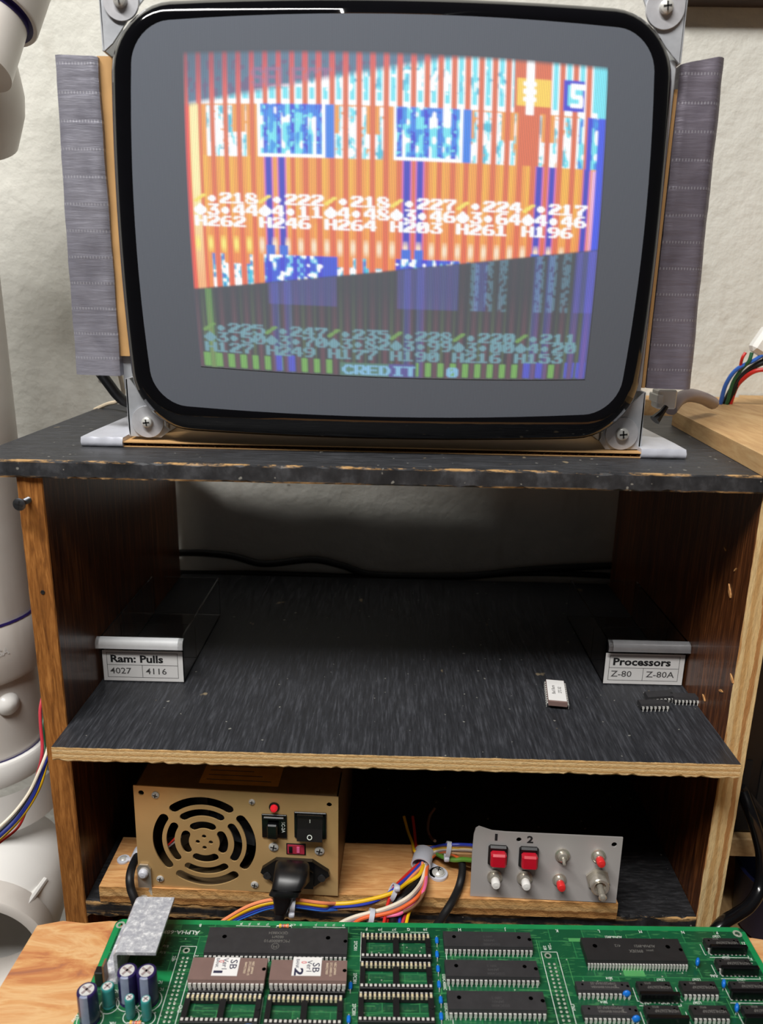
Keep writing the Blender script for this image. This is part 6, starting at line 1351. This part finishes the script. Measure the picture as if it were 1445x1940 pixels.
rw('black', [(1364, 785, .226), (1374, 758, .219), (1390, 728, .214), (1412, 704, .208), (1432, 690, .202), (1460, 676, .2)], .0018)
rw('red', [(1380, 775, .220), (1394, 735, .213), (1410, 716, .206), (1428, 704, .20), (1448, 700, .197), (1480, 699, .195)], .0017)
rw('red', [(1402, 704, .206), (1403, 690, .203), (1406, 678, .20), (1412, 668, .2)], .0012)
a = AY(1442, 668, .20); g = G(); g.box((a[0] + .006, a[1], a[2] + .006), (.026, .012, .022), rot=Matrix.Rotation(.5, 3, 'Y'), ch=.003); link(g, 'connector', 'white_plastic', wr, label='white plastic connector')
# white clip and black tie under the right flap
cpn = thing('white_clip', 'white plastic connector with a black cable tie under the right flap', 'clip', tuple(AY(1262, 780, .085)))
a, b_ = AY(1246, 738, .085), AY(1278, 775, .085); g = G(); g.b2((a[0], .083, b_[2]), (b_[0], .096, a[2]), ch=.001); g.b2((a[0] - .001, .081, b_[2] + .004), (a[0] + .003, .098, a[2] - .003), ch=.0005); link(g, 'clip_body', 'white_plastic', cpn, sharp=20)
g = G(); t0_, t1_ = AY(1262, 770, .078), AY(1240, 796, .075); g.tube([t0_, AY(1252, 783, .0765), t1_], [.0016, .0022, .0036], 8); link(g, 'cable_tie', 'black_plastic', cpn)
g = G(); g.tube(catmull([AY(1270, 775, .09), AY(1285, 757, .10), AY(1305, 749, .11), AY(1330, 754, .13), AY(1350, 764, .15)], 8), .0045, 12); link(g, 'cable', 'w_grey', None, label='grey cable curving from under the right flap onto the pine board', cat='cable', loc=tuple(AY(1310, 752, .12)))
# strap and cable behind the monitor's left foot
g = G(); g.tube(catmull([AY(190, 706, .10), AY(208, 730, .105), AY(222, 748, .11), AY(240, 762, .12), AY(275, 770, .14)], 8), .0036, 10); link(g, 'cable', 'black_rubber', None, label='thick black cable dropping behind the left flap', cat='cable', loc=tuple(AY(222, 748, .11)))
g = G(); g.tube(catmull([AY(180, 776, .20), AY(205, 765, .19), AY(224, 760, .175), AY(233, 745, .15), AY(228, 715, .13), AY(222, 690, .12)], 8), .0016, 8); link(g, 'cable', 'w_cream', None, label='thin cream cable rising behind the left foot of the monitor', cat='cable', loc=tuple(AY(224, 760, .175)))
# cable sagging across the opening behind the shelf
for nm_, pts, r_, lab in (('cable', [(200, 1065), (330, 1048), (430, 1052), (500, 1068), (590, 1060), (650, 1072), (700, 1088), (800, 1092), (900, 1090), (1000, 1080), (1100, 1074), (1200, 1072), (1320, 1080)], .0035, 'black cable sagging across the wall behind the shelf'), ('cable', [(250, 1082), (370, 1086), (480, 1086), (600, 1090), (720, 1094), (860, 1094), (980, 1086), (1100, 1088), (1230, 1096)], .0030, 'lower black cable lying along the back edge of the shelf')):
    g = G(); P3 = [AY(x, y, YW - .006 - (.004 if nm_ else 0)) for x, y in pts]; g.tube(catmull(P3, 8), r_, 10); link(g, nm_, 'black_rubber', None, label=lab, cat='cable', loc=tuple(P3[5]))

# dark gap at the right
bc = thing('black_case', 'black metal equipment case in the dark gap right of the cabinet', 'case', (.34, .12, AY(1400, 1563, .06)[2]))
zc_ = AY(1410, 1563, .06)[2]
g = G(); g.b2((W + PT + .018, .05, zc_ + .0002), (.46, .24, .05), ch=.003); link(g, 'case_body', 'case', bc)
g = G()
for i in range(6): g = G(); g.b2((W + PT + .026 + i * .012, .0490, zc_ + .02), (W + PT + .031 + i * .012, .0501, zc_ + .06)); link(g, 'slot', 'recess', bc)
zw0, zw1 = AY(1410, 1606, .055)[2], zc_
g = G(); g.b2((W + PT + .001, .045, zw0), (.47, .07, zw1), ch=.001); link(g, 'wooden_batten', 'slab', None, label='short wooden batten right of the cabinet under the black case', cat='batten', loc=(.3, .057, zw0))
for x_ in (.44,): 
    g = G(); g.b2((x_, .046, ZTAB + .0004), (x_ + .02, .069, zw0 - .0002)); link(g, 'wooden_post', 'slab', None, label='short wooden post holding up the batten at far right', cat='post', loc=(x_, .057, ZTAB))
g = G(); g.tube(catmull([AY(1408, 1500, .03), AY(1422, 1540, .022), AY(1436, 1585, .018), AY(1444, 1630, .014), AY(1440, 1680, .008), AY(1420, 1715, .0), AY(1392, 1735, -.006), AY(1366, 1752, -.012), AY(1338, 1790, -.018), AY(1318, 1830, -.024)], 8), .0042, 12); link(g, 'hose', 'black_glossy', None, label='black hose looping down in the gap right of the cabinet', cat='hose', loc=tuple(AY(1444, 1630, .014)))
g = G(); g.tube(catmull([AY(1406, 1490, .04), AY(1425, 1515, .04), AY(1450, 1545, .04), AY(1480, 1570, .04)], 6), .0022, 8); link(g, 'cable', 'black_rubber', None, label='thin black cable crossing in front of the black case', cat='cable', loc=tuple(AY(1425, 1515, .04)))
a = AZ(1412, 1722, ZTAB); cx_, cy_ = .295, .06
g = G(); g.lathe([(.030, .0), (.034, .004), (.038, .05), (.039, .052), (.036, .052), (.033, .006), (0, .005)], (cx_, cy_, ZTAB + .0003), (0, 0, 1), 32); link(g, 'plastic_tub', 'blue_tub', None, label='dark navy plastic tub low in the gap at right', cat='tub', loc=(cx_, cy_, ZTAB))

# pale wood splinters and a gouge on the right-hand side wall
q = random.Random(12); pr = [o for o in cab.children if o.name.startswith('side_panel')][1]
for px, py, L_, ang in ((1383, 1122, .0075, 1.0), (1374, 1040, .0030, .5), (1393, 1080, .0030, 2.2), (1387, 1287, .0060, .7), (1334, 1323, .0052, .5), (1366, 1309, .0048, 2.9)):
    p = AX(px, py, W); g = G(); n = 9; top = []
    for i in range(n):
        a = 2 * math.pi * i / n; l_ = L_ * (.5 if i else .75) * q.uniform(.8, 1.1); w_ = L_ * .16 * q.uniform(.7, 1.3); y = l_ * math.cos(a); z = w_ * math.sin(a); top.append((p[1] + y * math.cos(ang) - z * math.sin(ang), p[2] + y * math.sin(ang) + z * math.cos(ang)))
    g.prism(top, lambda y, z, d: (W - d, y, z), -.0002, .0006); link(g, 'splinter', 'raw_base', pr)
